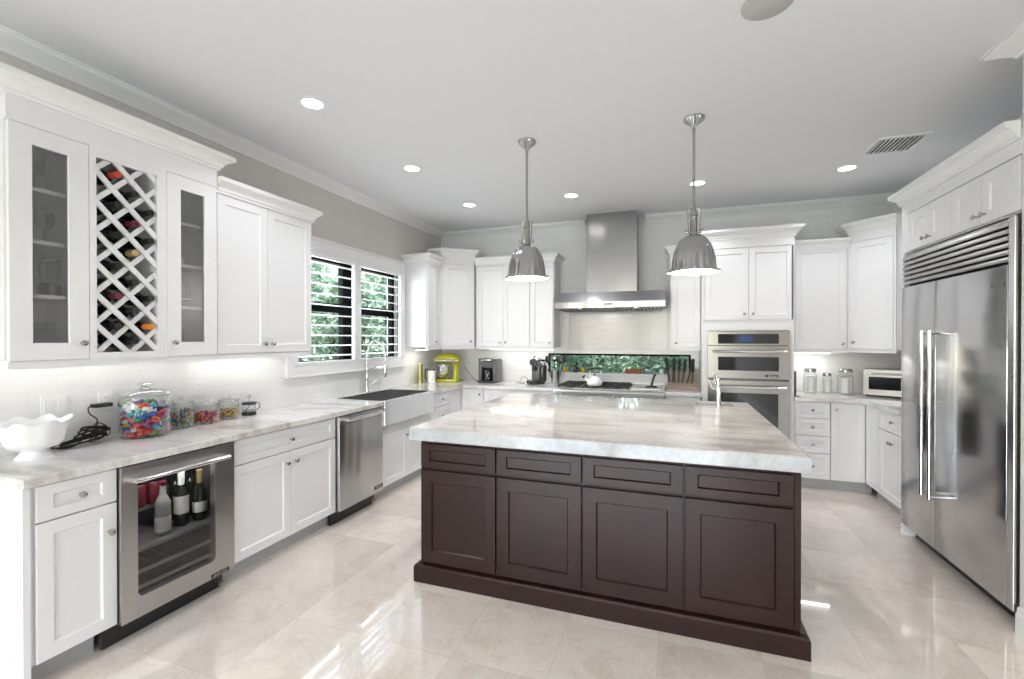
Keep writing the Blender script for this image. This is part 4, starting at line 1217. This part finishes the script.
# small glass jug with a black band next to the candy jars
t = thing('coffee_press', 'small glass and black coffee press right of the candy jars', 'coffee press', (.10, 2.594, CT), 0)
bm = bm_new(); lathe(bm, [(.046, .012), (.046, .088), (.048, .094)], (0, 0, 0), 'z', 28, cap=False); obj('glass_body', bm, jarglass, t, 50)
bm = bm_new(); lathe(bm, [(.048, 0), (.048, .022), (.040, .024), (0, .024)], (0, 0, 0), 'z', 28); obj('base', bm, blackm, t, 40)
bm = bm_new(); lathe(bm, [(.049, .078), (.049, .094), (.045, .097), (0, .100)], (0, 0, 0), 'z', 28); obj('lid', bm, blackm, t, 40)
bm = bm_new(); tube(bm, [(0, 0, .098), (0, 0, .128)], .0025, 8); lathe(bm, [(0, .126), (.010, .130), (.013, .140), (.010, .150), (0, .153)], (0, 0, 0), 'z', 16); obj('plunger', bm, nickel, t, 40)
bm = bm_new(); tube(bm, spline([(0, .047, .085), (.01, .078, .080), (.01, .082, .045), (0, .047, .018)], 6), .005, 8); obj('handle', bm, nickel, t, 60)
bm = bm_new(); tube(bm, [(-.02, -.02, .03), (.015, .02, .09)], .003, 6); lathe(bm, [(.042, .03), (.042, .036), (0, .036)], (0, 0, 0), 'z', 24); obj('filter', bm, nickel, t, 40)

# ------------------------------------------------------------------ things on the back counter
t = thing('cookbook', 'slim lime green cookbook standing upright near the mixer', 'book', (.10, 5.05, CT), math.radians(20))
bm = bm_new(); box(bm, 0, .020, 0, .16, 0, .26, .002); obj('cover', bm, lime, t)
bm = bm_new(); box(bm, .003, .017, .004, .162, .004, .262); obj('pages', bm, labelm, t)
t = thing('white_canister', 'white canister with a black handle left of the lime mixer', 'canister', (.178, 5.225, CT), 0)
bm = bm_new(); lathe(bm, [(.050, 0), (.052, .006), (.052, .165), (.048, .175), (.030, .185), (0, .187)], (0, 0, 0), 'z', 28); obj('canister_body', bm, porcelain, t, 40)
bm = bm_new(); tube(bm, spline([(-.045, -.03, .18), (-.062, -.04, .175), (-.066, -.045, .10), (-.055, -.04, .04)], 6), .009, 8)
lathe(bm, [(.054, .168), (.054, .182), (0, .186)], (0, 0, 0), 'z', 28); obj('handle', bm, blackm, t, 60)

# stand mixer: head towards the left
t = thing('stand_mixer', 'lime green stand mixer with a steel bowl in the back left corner', 'stand mixer', (.29, 5.49, CT), math.radians(12)); t.scale = (1.1, 1.1, 1.06)
def ell_loft(bm, secs, seg=20):
    rings = []
    for (cx_, cy_, cz_, ry, rz_) in secs:
        rings.append([bm.verts.new((cx_, cy_ + ry * math.cos(2 * PI * i / seg), cz_ + rz_ * math.sin(2 * PI * i / seg))) for i in range(seg)])
    for a, b_ in zip(rings, rings[1:]):
        for i in range(seg): bm.faces.new([a[i], a[(i + 1) % seg], b_[(i + 1) % seg], b_[i]])
    bm.faces.new(rings[0]); bm.faces.new(rings[-1])
bm = bm_new(); prism(bm, [(-.20 + .1 * (1 - math.cos(a)) if False else -.09 + .11 * math.cos(a), .105 * math.sin(a)) for a in [PI / 2 + PI * i / 12 for i in range(13)]] + [(.12, -.085), (.14, -.05), (.14, .05), (.12, .085)], 0, .038, .008)
obj('base', bm, lime, t, 40)
bm = bm_new()
rings = []
for z, x0, x1, hy_ in ((.03, .03, .135, .06), (.09, .055, .13, .048), (.16, .06, .13, .045), (.23, .04, .135, .05)):
    rings.append([bm.verts.new(((x0 + x1) / 2 + (x1 - x0) / 2 * math.cos(a), hy_ * math.sin(a), z)) for a in [2 * PI * i / 20 for i in range(20)]])
for a, b_ in zip(rings, rings[1:]):
    for i in range(20): bm.faces.new([a[i], a[(i + 1) % 20], b_[(i + 1) % 20], b_[i]])
bm.faces.new(rings[0]); bm.faces.new(rings[-1]); obj('column', bm, lime, t, 40)
bm = bm_new(); ell_loft(bm, [(-.175, 0, .275, .025, .022), (-.165, 0, .277, .045, .040), (-.13, 0, .285, .060, .054), (-.06, 0, .295, .066, .062), (.03, 0, .298, .066, .064), (.10, 0, .290, .058, .056), (.14, 0, .28, .040, .040), (.15, 0, .275, .018, .018)])
hd = obj('motor_head', bm, lime, t, 60)
bm = bm_new(); ell_loft(bm, [(-.176, 0, .276, .020, .020), (-.186, 0, .276, .020, .020)], 16); obj('attachment_hub', bm, chrome, hd)
bm = bm_new(); tube(bm, [(.10, -.055, .27), (.155, -.03, .27), (.155, .03, .27)], .0, 6) if False else box(bm, -.15, .13, -.0655, -.062, .262, .275); obj('trim_band', bm, chrome, hd)
bm = bm_new(); lathe(bm, [(.045, .040), (.05, .052), (.085, .075), (.103, .12), (.108, .195), (.111, .20), (.106, .197), (.100, .12), (.06, .07), (0, .06)], (-.085, 0, 0), 'z', 36, cap=False)
bw = obj('mixing_bowl', bm, chrome, t, 50)
bm = bm_new(); tube(bm, spline([(-.06, -.105, .17), (-.05, -.145, .165), (-.05, -.148, .11), (-.065, -.10, .09)], 6), .006, 8); obj('handle', bm, chrome, bw, 60)
bm = bm_new(); tube(bm, [(-.085, 0, .24), (-.085, 0, .18)], .010, 10); tube(bm, spline([(-.085, 0, .18), (-.13, 0, .15), (-.085, 0, .09), (-.04, 0, .15), (-.085, 0, .18)], 8), .006, 8); obj('beater', bm, steelx, t, 60)
bm = bm_new(); tube(bm, spline([(.60, 0, 0), (.70, 0, 0)], 2), .003, 6)
bm.free()
bm = bm_new(); tube(bm, spline([(.465, 5.60, CT + .20), (.50, 5.64, CT + .14), (.58, 5.66, CT + .035), (.66, 5.66, CT + .006), (.72, 5.68, CT + .006)], 8), .004, 6)
tag(obj('power_cord', bm, rubber, None, 60), 'black power cord drooping from the mixer to the coffee maker', 'cable')

t = thing('coffee_maker', 'black and silver drip coffee maker against the back wall', 'coffee maker', (.845, 5.585, CT), 0)
bm = bm_new(); box(bm, -.12, -.075, -.10, .16, .02, .29, .01); box(bm, .08, .12, -.10, .16, .02, .29, .01); obj('side_panels', bm, greybox, t, 40)
bm = bm_new(); box(bm, -.075, .08, .02, .16, .0, .28, .006); box(bm, -.115, .115, -.13, .16, 0, .03, .006); obj('body', bm, blackm, t, 40)
bm = bm_new(); box(bm, -.115, .115, -.12, .155, .285, .318, .012); box(bm, -.072, .078, -.11, .02, .20, .285, .01); obj('brew_head', bm, greybox, t, 40)
bm = bm_new(); tube(bm, spline([(-.07, -.13, .295), (0, -.145, .30), (.07, -.13, .295)], 5), .008, 8); obj('handle', bm, chrome, t, 60)
bm = bm_new(); lathe(bm, [(.05, .031), (.058, .05), (.058, .13), (.045, .165), (.047, .17), (0, .17)], (0, -.055, 0), 'z', 24); obj('carafe', bm, bottleg, t, 40)

t = thing('espresso_machine', 'small black and chrome capsule espresso machine left of the utensil crock', 'espresso machine', (1.485, 5.60, CT), 0)
bm = bm_new(); lathe(bm, [(.075, 0), (.085, .006), (.085, .04), (.06, .052), (0, .052)], (0, -.05, 0), 'z', 28); box(bm, -.125, .10, -.03, .05, .0, .045, .008); obj('drip_base', bm, blackm, t, 40)
bm = bm_new(); box(bm, -.055, .055, -.04, .11, .04, .26, .014); obj('body', bm, greybox, t, 40)
bm = bm_new(); lathe(bm, [(0, -.11), (.04, -.105), (.058, -.085), (.060, .0), (.058, .10), (.045, .125), (0, .13)], (0, -.02, .285), 'y', 24); hd = obj('brew_head', bm, chrome, t, 50)
bm = bm_new(); lathe(bm, [(.045, .131), (.045, .137), (0, .138)], (0, -.02, .285), 'y', 24); tube(bm, [(0, -.15, .30), (0, -.12, .345), (0, -.04, .352)], .010, 8); obj('lever', bm, blackm, hd, 50)
bm = bm_new(); lathe(bm, [(.028, .175), (.028, .24), (0, .24)], (0, -.09, 0), 'z', 16); obj('spout', bm, blackm, t, 40)
bm = bm_new(); lathe(bm, [(.048, .03), (.052, .035), (.052, .22), (.046, .235), (0, .24)], (.062, .06, 0), 'z', 24); obj('water_tank', bm, steeld, t, 40)
bm = bm_new(); tube(bm, spline([(1.38, 5.62, CT + .03), (1.33, 5.66, CT + .07), (1.28, 5.66, CT + .075), (1.25, 5.64, CT + .03), (1.27, 5.60, CT + .006), (1.34, 5.56, CT + .006), (1.22, 5.57, CT + .006)], 8), .003, 6)
tag(obj('power_cord', bm, rubber, None, 60), 'thin dark cord curling on the counter left of the espresso machine', 'cable')

t = thing('utensil_crock', 'steel cylinder crock holding black cooking utensils left of the range', 'utensil holder', (1.735, 5.60, CT), 0)
bm = bm_new(); lathe(bm, [(.050, 0), (.053, .004), (.053, .17), (.055, .173), (.051, .172), (.049, .01), (0, .01)], (0, 0, 0), 'z', 28, cap=False)
obj('crock_body', bm, steelz, t, 50)
ut = [(-.02, 0, -.09, .02, 0), (.0, .02, -.03, .05, 1), (.02, -.01, .04, .0, 0), (.02, .02, .08, .03, 2), (-.01, -.02, -.14, -.01, 1), (0, .01, .01, .06, 2), (.01, -.02, .06, -.03, 0)]
for i, (x, y, dx, dy, k) in enumerate(ut):
    names = ['spatula', 'ladle', 'cooking_spoon']
    labs = ['black spatula', 'black ladle', 'black cooking spoon']
    wh = ['leaning left', 'leaning far back', 'upright in the middle', 'leaning right', 'leaning furthest left', 'at the very back', 'leaning right in front']
    u = thing(names[k], '%s %s in the steel crock by the range' % (labs[k], wh[i]), 'utensil', (1.735 + x, 5.60 + y, CT + .02), 0, 'black utensils in the steel crock')
    bm = bm_new(); e_ = Vector((dx, dy, .27)); tube(bm, [(0, 0, 0), e_], .006, 8); obj('handle', bm, blackm, u, 60)
    bm = bm_new()
    if k == 0:
        box(bm, dx - .028, dx + .028, dy - .004, dy + .004, .25, .335, .003)
    elif k == 1:
        lathe(bm, [(0, -.02), (.028, -.012), (.036, .008), (.034, .008), (.025, -.008), (0, -.014)], (dx, dy - .02, .285), 'z', 18, cap=False)
    else:
        ell_loft(bm, [(dx - .026, dy, .30, .004, .012), (dx - .014, dy, .30, .008, .032), (dx, dy, .30, .009, .038), (dx + .014, dy, .30, .008, .032), (dx + .026, dy, .30, .004, .012)], 14)
    obj('head', bm, blackm, u, 50)

# kettle on the range
t = thing('kettle', 'white enamel kettle with a black handle on the gas rangetop', 'kettle', (2.28, 5.255, .954), 0); t.scale = (.88, .88, .90)
bm = bm_new(); lathe(bm, [(.085, 0), (.098, .012), (.102, .04), (.090, .075), (.062, .100), (.045, .108)], (0, 0, 0), 'z', 36)
obj('kettle_body', bm, porcelain, t, 60)
bm = bm_new(); lathe(bm, [(.047, .106), (.044, .114), (.02, .122), (0, .124)], (0, 0, 0), 'z', 28); ld_ = obj('lid', bm, porcelain, t, 60)
bm = bm_new(); lathe(bm, [(.006, .122), (.006, .130), (.014, .136), (.012, .148), (0, .151)], (0, 0, 0), 'z', 16); obj('lid_knob', bm, blackm, ld_, 60)
bm = bm_new(); tube(bm, [(-.07, -.01, .05), (-.11, -.015, .075), (-.135, -.02, .105)], [.022, .015, .012], 12); obj('spout', bm, porcelain, t, 60)
bm = bm_new(); tube(bm, [(-.128, -.02, .098), (-.146, -.022, .118)], [.015, .017], 10); tube(bm, [(-.14, -.022, .118), (-.115, -.02, .135)], .005, 6); obj('spout_cap', bm, blackm, t, 60)
bm = bm_new(); tube(bm, spline([(-.055, 0, .095), (-.058, 0, .15), (-.045, 0, .200), (-.025, 0, .212)], 5), .004, 8); tube(bm, spline([(.075, 0, .085), (.086, 0, .15), (.08, 0, .200), (.06, 0, .212)], 5), .004, 8); obj('handle_bracket', bm, chrome, t, 60)
bm = bm_new(); tube(bm, spline([(-.05, 0, .196), (-.035, 0, .212), (.03, 0, .218), (.10, 0, .214)], 5), .012, 10); obj('handle', bm, blackm, t, 60)
# scraper standing on the griddle
t = thing('griddle_press', 'black griddle press with an upright handle on the griddle plate', 'griddle press', (2.90, 5.40, .945), 0)
bm = bm_new(); box(bm, -.06, .06, -.035, .035, 0, .012, .003); obj('plate', bm, iron, t)
bm = bm_new(); tube(bm, spline([(0, 0, .01), (.012, 0, .06), (.03, 0, .12), (.045, 0, .145)], 5), .013, 8); obj('handle', bm, blackm, t, 60)

# knife block: slanted slab of wood with knives held on the front
t = thing('knife_block', 'wide wooden knife block beside the range holding black handled knives', 'knife block', (3.235, 5.53, CT), 0)
bm = bm_new(); box(bm, -.175, .175, -.06, .075, 0, .045, .004); obj('base', bm, woodlight, t)
bm = bm_new(); box(bm, -.165, .17, .012, .040, .045, .235, .003); bb = obj('backboard', bm, woodlight, t)
bm = bm_new(); box(bm, -.17, .17, -.035, -.022, .045, .07, .002); obj('ledge', bm, woodlight, t)
kn_ = [(-.135, .03, -.16), (-.085, .015, -.05), (-.045, .0, .03), (-.005, .0, .12), (.045, .02, .22), (.10, .0, .04), (-.11, 0, .08)]
kp = ['leftmost', 'second from left', 'third from left', 'central', 'second from right, most tilted', 'rightmost', 'short one behind the leftmost']
for i, (x, dz, tl) in enumerate(kn_):
    u = thing('kitchen_knife', 'black handled kitchen knife in the wooden block, %s' % kp[i], 'knife', (3.235 + x, 5.53, CT + .06), 0, 'knives in the wooden block')
    u.rotation_euler = (0, tl, 0)
    Lk = .145 + dz * .6; yk = -.010 + (.002 * (i % 3) - .004)
    bm = bm_new(); a = [(-.009, Lk), (.009, Lk), (.009, .04), (-.004, .0), (-.009, .02)]
    va = [bm.verts.new((p[0], yk, p[1])) for p in a]; vb = [bm.verts.new((p[0], yk + .003, p[1])) for p in a]
    for j in range(5): bm.faces.new([va[j], va[(j + 1) % 5], vb[(j + 1) % 5], vb[j]])
    bm.faces.new(va); bm.faces.new(vb); obj('blade', bm, iron, u)
    bm = bm_new(); tube(bm, [(0, yk + .002, Lk), (.002, yk + .002, Lk + .05), (-.002, yk + .002, Lk + .11), (.006, yk + .002, Lk + .14)], [.017, .015, .019, .013], 8); obj('handle', bm, rubber, u, 60)

# things on the narrow window sill
t = thing('planter_box', 'small terracotta planter box on the narrow window sill', 'planter', (2.665, D + .06, NZ0), 0)
bm = bm_new(); box(bm, -.095, .095, -.03, .03, 0, .045, .003); box(bm, -.102, .102, -.036, .036, .045, .06, .003); obj('trough', bm, terracotta, t)
t = thing('glass_jar', 'small clear glass jar on the sill right of the planter box', 'jar', (2.835, D + .06, NZ0), 0)
bm = bm_new(); lathe(bm, [(.038, 0), (.045, .01), (.047, .06), (.030, .085), (.034, .095)], (0, 0, 0), 'z', 24, cap=False); obj('glass_body', bm, crystal, t, 50)
for i, (x, m_, hh, lab) in enumerate([(1.80, 'yellow', .075, 'yellow bottle on the sill nearest the utensil crock'), (1.935, 'purple', .085, 'dark bottle on the sill between the two yellow ones'), (2.03, 'yellow', .07, 'yellow bottle on the sill left of the kettle'),
                                     (3.00, 'white', .07, 'clear white bottle on the sill left of the knife block'), (3.09, 'teal', .07, 'blue-green bottle on the sill beside the knife block')]):
    u = thing('sill_bottle', lab, 'bottle', (x, D + .06, NZ0), 0, 'little bottles on the narrow sill')
    bm = bm_new(); lathe(bm, [(.025, 0), (.028, .005), (.028, hh * .65), (.012, hh * .85), (.011, hh)], (0, 0, 0), 'z', 18); obj('bottle_body', bm, CM[m_] if m_ != 'purple' else bottleg, u, 50)
    bm = bm_new(); lathe(bm, [(.013, hh), (.013, hh + .016), (0, hh + .016)], (0, 0, 0), 'z', 14); obj('cap', bm, blackm, u, 50)

# right corner: canisters and toaster oven
def canister(x, y, R, h, n, label):
    t = thing('glass_canister', label, 'canister', (x, y, CT), 0, 'clear glass canisters right of the ovens')
    bm = bm_new(); lathe(bm, [(0, .001), (R * .92, .001), (R, .012), (R, h * .72), (R * .80, h * .80), (R * .78, h * .86)], (0, 0, 0), 'z', n, cap=False); obj('glass_body', bm, jarglass, t, 35 if n > 12 else 10)
    bm = bm_new(); lathe(bm, [(0, .012), (R * .9, .012), (R * .9, h * .66), (0, h * .68)], (0, 0, 0), 'z', n); c = obj('contents', bm, porcelain, t, 35)
    c['label'] = 'white powder filling'
    bm = bm_new(); lathe(bm, [(R * .84, h * .86), (R * .86, h * .88), (R * .86, h * .95), (R * .80, h), (0, h)], (0, 0, 0), 'z', 28); obj('lid', bm, nickel, t, 40)
    return t
canister(4.505, 5.62, .063, .262, 32, 'tall round glass canister nearest the ovens')
canister(4.66, 5.63, .046, .215, 32, 'shortest and thinnest glass canister, in the middle of three')
canister(4.820, 5.62, .072, .262, 8, 'widest faceted glass canister, next to the toaster oven')
t = thing('toaster_oven', 'silver toaster oven with a dark glass door in the right corner', 'toaster oven', (5.10, 5.40, CT), math.radians(-28))
bm = bm_new(); box(bm, -.19, .23, 0, .24, .018, .275, .008); obj('body', bm, steelx, t, 40)
bm = bm_new(); frame_with_hole(bm, -.185, .225, .022, .262, rounded(-.145, .185, .075, .20, .008, 3), -.016, 0); dr = obj('door', bm, steelx, t)
bm = bm_new(); box(bm, -.147, .187, -.010, -.006, .073, .202); obj('glass_pane', bm, ovenglass, dr)
bm = bm_new(); tube(bm, [(-.14, -.045, .232), (.18, -.045, .232)], .009, 10)
for x in (-.12, .16): tube(bm, [(x, -.045, .232), (x, -.014, .232)], .006, 8)
obj('handle', bm, chrome, dr, 50)
for x in (-.16, .20):
    for y in (.03, .21):
        bm = bm_new(); lathe(bm, [(.014, 0), (.014, .018), (0, .018)], (x, y, 0), 'z', 12); obj('foot', bm, blackm, t)
t = thing('tablet_stand', 'thin dark tablet standing on edge against the oven tower', 'tablet', (4.288, 5.235, CT), 0)
bm = bm_new(); box(bm, -.006, .006, 0, .17, .006, .25, .003); obj('slab', bm, steeld, t)
bm = bm_new(); box(bm, -.018, .035, -.004, .06, 0, .008, .002); obj('foot', bm, blackm, t)

# ------------------------------------------------------------------ bottles
def bottle_parts(t, body, foil, lab=None, ax='z', R=.0365, Lb=.19, Ln=.30, foil_len=.06, label_z=(.05, .13)):
    bm = bm_new(); lathe(bm, [(R * .8, 0), (R, .008), (R, Lb), (R * .75, Lb + .025), (.0155, Lb + .05), (.0145, Ln - .01), (.016, Ln), (0, Ln)], (0, 0, 0), ax, 24); obj('glass_body', bm, body, t, 40)
    bm = bm_new(); lathe(bm, [(.0158, Ln - foil_len), (.0168, Ln - foil_len * .8), (.0168, Ln - .004), (.0175, Ln + .0), (.0165, Ln + .003), (0, Ln + .003)], (0, 0, 0), ax, 18); obj('foil_cap', bm, foil, t, 40)
    if lab:
        bm = bm_new(); lathe(bm, [(R + .0006, label_z[0]), (R + .0006, label_z[1])], (0, 0, 0), ax, 24, cap=False); obj('paper_label', bm, lab, t, 40)
# upright bottles in the cooler (cooler front plane x=.60, shelf top z=.425)
for x, y, m_, f_, lz, Ln, fl, lab in ((.50, 1.712, bottlec, foilmar, (.02, .10), .285, .02, 'clear rose wine bottle with a low white label in the wine cooler'),
                              (.47, 1.832, bottleg, labelm, (.07, .17), .305, .075, 'dark wine bottle with a white cap and large cream label in the wine cooler'),
                              (.49, 1.925, bottleg, foilgold, (.05, .11), .290, .09, 'dark sparkling wine bottle with foil neck in the wine cooler'),):
    u = thing('wine_bottle', lab, 'bottle', (x, y, .4252), 0, 'bottles standing in the wine cooler')
    bottle_parts(u, m_, f_, labelm, Ln=Ln, foil_len=fl, label_z=lz, Lb=.17)
for i, (x, y) in enumerate(((.36, 1.80), (.35, 1.885), (.37, 1.96))):
    u = thing('wine_bottle', 'dark bottle standing in the back row of the wine cooler', 'bottle', (x, y, .4252), 0, 'back row bottles in the wine cooler')
    bottle_parts(u, bottleg, foilblk, None)
def can(x, y, z, m_, lab, grp):
    u = thing('drink_can', lab, 'can', (x, y, z), 0, grp)
    bm = bm_new(); lathe(bm, [(.026, 0), (.033, .008), (.033, .108), (.027, .120)], (0, 0, 0), 'z', 24); obj('can_body', bm, m_, u, 40)
    bm = bm_new(); lathe(bm, [(.027, .120), (.027, .122), (.024, .119), (0, .119)], (0, 0, 0), 'z', 24); obj('can_top', bm, chrome, u, 40)
for i, (x, y) in enumerate(((.405, 1.650), (.405, 1.720), (.33, 1.645), (.33, 1.715))): can(x, y, .5802, canred, 'red drink can on the small upper shelf of the wine cooler', 'red cans in the wine cooler')

# bottles lying in the lattice (bottle axis along world x, neck towards the room)
rows = []
for k in range(1, 7): rows.append((.079, k * PITCH, k))
for k in range(6): rows.append((.158, .079 + k * PITCH, k))
for k in (1, 2, 4, 5): rows.append((.237, k * PITCH, k))
proto_b = None
for i, (yy, zz_, k) in enumerate(rows):
    foil, lab, grp = foilblk, 'dark wine bottle with a black cap lying in the diamond lattice', 'black capped bottles in the wine lattice'
    if (yy, k) == (.079, 6): foil, lab = foilred, 'wine bottle with an orange-red cap, topmost in the diamond lattice'
    elif (yy, k) == (.158, 4): foil, lab = foilmar, 'wine bottle with a maroon cap in the upper half of the lattice'
    elif (yy, k) == (.079, 2): foil, lab = foilmar, 'wine bottle with a maroon cap low on the left of the lattice'
    elif (yy, k) == (.237, 1): foil, lab = foilor, 'wine bottle with a bright orange cap at the lower right of the lattice'
    elif (yy, k) == (.158, 3): foil, lab = foilgold, 'wine bottle with a gold cap in the middle of the lattice'
    special = foil is not foilblk
    z = LZb + zz_ - .007
    loc = (.085, 1.150 + .334 + yy, max(z, 1.408 + .0385))
    if special or proto_b is None:
        u = thing('wine_bottle', lab, 'bottle', loc, 0, grp)
        bottle_parts(u, bottleg, foil, labelm if i % 2 else None, 'x', Lb=.20, Ln=.315, label_z=(.06, .15))
        if not special: proto_b = u
    else:
        dup(proto_b, loc)

# glassware in the two glass cabinets
def goblet(x, y, z, s, label, grp, kind=0):
    u = thing('wine_glass', label, 'glass', (x, y, z), 0, grp)
    bm = bm_new()
    if kind == 0: pr = [(.034, 0), (.032, .003), (.006, .008), (.004, .06), (.008, .07), (.032, .09), (.038, .12), (.033, .155)]
    else: pr = [(.036, 0), (.034, .003), (.006, .008), (.004, .085), (.008, .095), (.055, .15), (.056, .152)]
    lathe(bm, [(r * s, h * s) for r, h in pr], (0, 0, 0), 'z', 28, cap=False); obj('glass_body', bm, crystal, u, 50)
gz = {0: 1.4062, 1: 1.7002, 2: 1.9552, 3: 2.2002}
goblet(.22, 1.31, gz[3], 1.0, 'wine glass on the top shelf of the left glass cabinet', 'glasses in the left glass cabinet')
goblet(.23, 1.345, gz[2], 1.0, 'wine glass on the second shelf of the left glass cabinet, front', 'glasses in the left glass cabinet')
goblet(.14, 1.27, gz[2], 1.0, 'wine glass on the second shelf of the left glass cabinet, behind', 'glasses in the left glass cabinet')
goblet(.26, 1.285, gz[0], 1.0, 'martini glass on the bottom of the left glass cabinet', 'glasses in the left glass cabinet', 1)
for nm, x, y, mb, lab in (('blender_jar', .21, 1.265, porcelain, 'small blender with a white base in the left glass cabinet'), ('coffee_grinder', .24, 1.36, blackm, 'small grinder with a black base in the left glass cabinet')):
    u = thing(nm, lab, 'kitchen appliance', (x, y, gz[1]), 0)
    bm = bm_new(); lathe(bm, [(.040, 0), (.042, .01), (.040, .05), (.034, .062), (0, .062)], (0, 0, 0), 'z', 24); obj('base', bm, mb, u, 40)
    bm = bm_new(); lathe(bm, [(.030, .063), (.040, .10), (.042, .15), (.036, .17)], (0, 0, 0), 'z', 24, cap=False); obj('glass_body', bm, crystal, u, 50)
    bm = bm_new(); lathe(bm, [(.037, .168), (.037, .18), (.02, .186), (0, .186)], (0, 0, 0), 'z', 24); obj('lid', bm, greybox, u, 40)
u = thing('glass_bowl', 'large clear glass bowl on the bottom of the left glass cabinet, behind the martini glass', 'bowl', (.13, 1.34, gz[0]), 0)
bm = bm_new(); lathe(bm, [(.05, 0), (.052, .005), (.085, .06), (.088, .16), (.086, .17)], (0, 0, 0), 'z', 28, cap=False); obj('glass_body', bm, crystal, u, 50)
goblet(.24, 1.975, gz[0], .9, 'wine glass on the bottom of the right glass cabinet', 'glasses in the right glass cabinet')
u0 = None
for i in range(5):
    if u0 is None:
        bm = bm_new(); lathe(bm, [(.03, 0), (.05, .004), (.068, .012), (.069, .014), (.048, .007), (0, .005)], (0, 0, 0), 'z', 28)
        u0 = obj('small_plate', bm, porcelain, None, 50); u0.location = (.20, 1.965, 1.9452)
        tag(u0, 'small white plate in the stack inside the right glass cabinet', 'plate', 'small white plates in the right glass cabinet')
    else: dup(u0, (.20, 1.965, 1.9452 + i * .0085))
u = thing('cake_dome', 'clear glass dome in the right glass cabinet, below the plates', 'cake dome', (.20, 1.98, 1.6902), 0)
bm = bm_new(); lathe(bm, [(.085, .052), (.085, .12), (.07, .165), (.03, .19), (0, .193)], (0, 0, 0), 'z', 30, cap=False); obj('dome', bm, cabglass, u, 50)
bm = bm_new(); lathe(bm, [(.035, 0), (.012, .01), (.012, .035), (.088, .044), (.09, .050), (0, .050)], (0, 0, 0), 'z', 30); obj('stand', bm, porcelain, u, 50)

# ------------------------------------------------------------------ outdoors
bm = bm_new(); box(bm, -30, 12, -30, 30, -.35, -.12); o = tag(obj('lawn', bm, grass), 'green lawn outside the windows', 'lawn', kind='stuff'); 
def bush_mesh(n, rx, ry, h, seed):
    R_ = random.Random(seed); bm = bm_new()
    for k in range(n):
        a = R_.uniform(0, 2 * PI); f = R_.uniform(.55, 1.0) if R_.random() < .8 else R_.uniform(0, .6)
        hz = R_.random()
        taper = math.sin(min(1, (1.02 - hz) * 2.2) * HALF) ** .6
        p = Vector((rx * f * taper * math.cos(a), ry * f * taper * math.sin(a), .1 + h * hz))
        s = R_.uniform(.035, .085)
        M = Matrix.Rotation(R_.uniform(0, 2 * PI), 3, 'Z') @ Matrix.Rotation(R_.uniform(-1.1, 1.1), 3, 'X') @ Matrix.Rotation(R_.uniform(-1, 1), 3, 'Y')
        q = [Vector((-s, 0, 0)), Vector((0, -s * .38, .006)), Vector((s, 0, 0)), Vector((0, s * .38, .006))]
        bm.faces.new([bm.verts.new(p + M @ v) for v in q])
    return bm
bushes = []
for sd, (rx, ry, h) in enumerate(((.60, .60, 2.6), (.70, .70, 3.5))):
    t = thing('hedge_shrub', 'leafy green shrub outside', 'shrub', (0, 0, -.12), 0, 'green shrubs outside the kitchen windows')
    obj('foliage', bush_mesh(7000, rx, ry, h, sd), leaf_m, t, fix=False)
    bm = bm_new()
    for k in range(5): tube(bm, [(.1 * math.cos(k * 1.3), .1 * math.sin(k * 1.3), 0), (.4 * math.cos(k * 1.3), .4 * math.sin(k * 1.3), h * .7)], [.03, .012], 6)
    obj('stem', bm, bark, t)
    bushes.append(t)
spots = [(0, -1.9, 3.3), (1, -2.0, 4.75), (0, -1.9, 6.2), (1, -2.3, 7.9), (0, -2.2, 9.5), (1, -3.7, 5.6), (1, -3.9, 7.2), (1, -3.9, 8.9), (1, -3.7, 10.4), (0, -.7, 7.5), (0, .6, 7.5), (0, 1.9, 7.5), (0, 3.2, 7.5), (0, 4.5, 7.5), (1, -.1, 9.0), (1, 1.4, 9.0), (1, 2.9, 9.0), (1, 4.4, 9.0)]
seen = set()
for i, (k, x, y) in enumerate(spots):
    lab = 'leafy green shrub outside the sink window behind the shutters' if x < -1.5 else 'leafy green shrub outside the narrow window behind the range'
    gr = 'green shrubs outside the sink window' if x < -1.5 else 'green shrubs outside the narrow window'
    if k not in seen: o = bushes[k]; seen.add(k); o.location = (x, y, -.08); o['label'] = lab
    else: o = dup(bushes[k], (x, y, -.08), (0, 0, i * 1.7), lab)
    o['group'] = gr
t = thing('neighbour_house', 'beige stucco house beyond the hedge outside the sink window', 'building', (-9.5, 13.5, -.12), 0)
bm = bm_new(); box(bm, -2, 2, -4, 4, 0, 5.2); obj('wall', bm, stucco, t)
bm = bm_new(); prism(bm, [(-2.4, 5.2), (2.4, 5.2), (0, 6.6)], -4.4, 4.4, M=Matrix.Rotation(HALF, 4, 'X')); obj('roof', bm, rooft, t)
bm = bm_new()
for y in (-2.5, 0, 2.5): box(bm, 2.0, 2.04, y - .5, y + .5, 3.0, 4.3)
obj('window', bm, ovenglass, t)
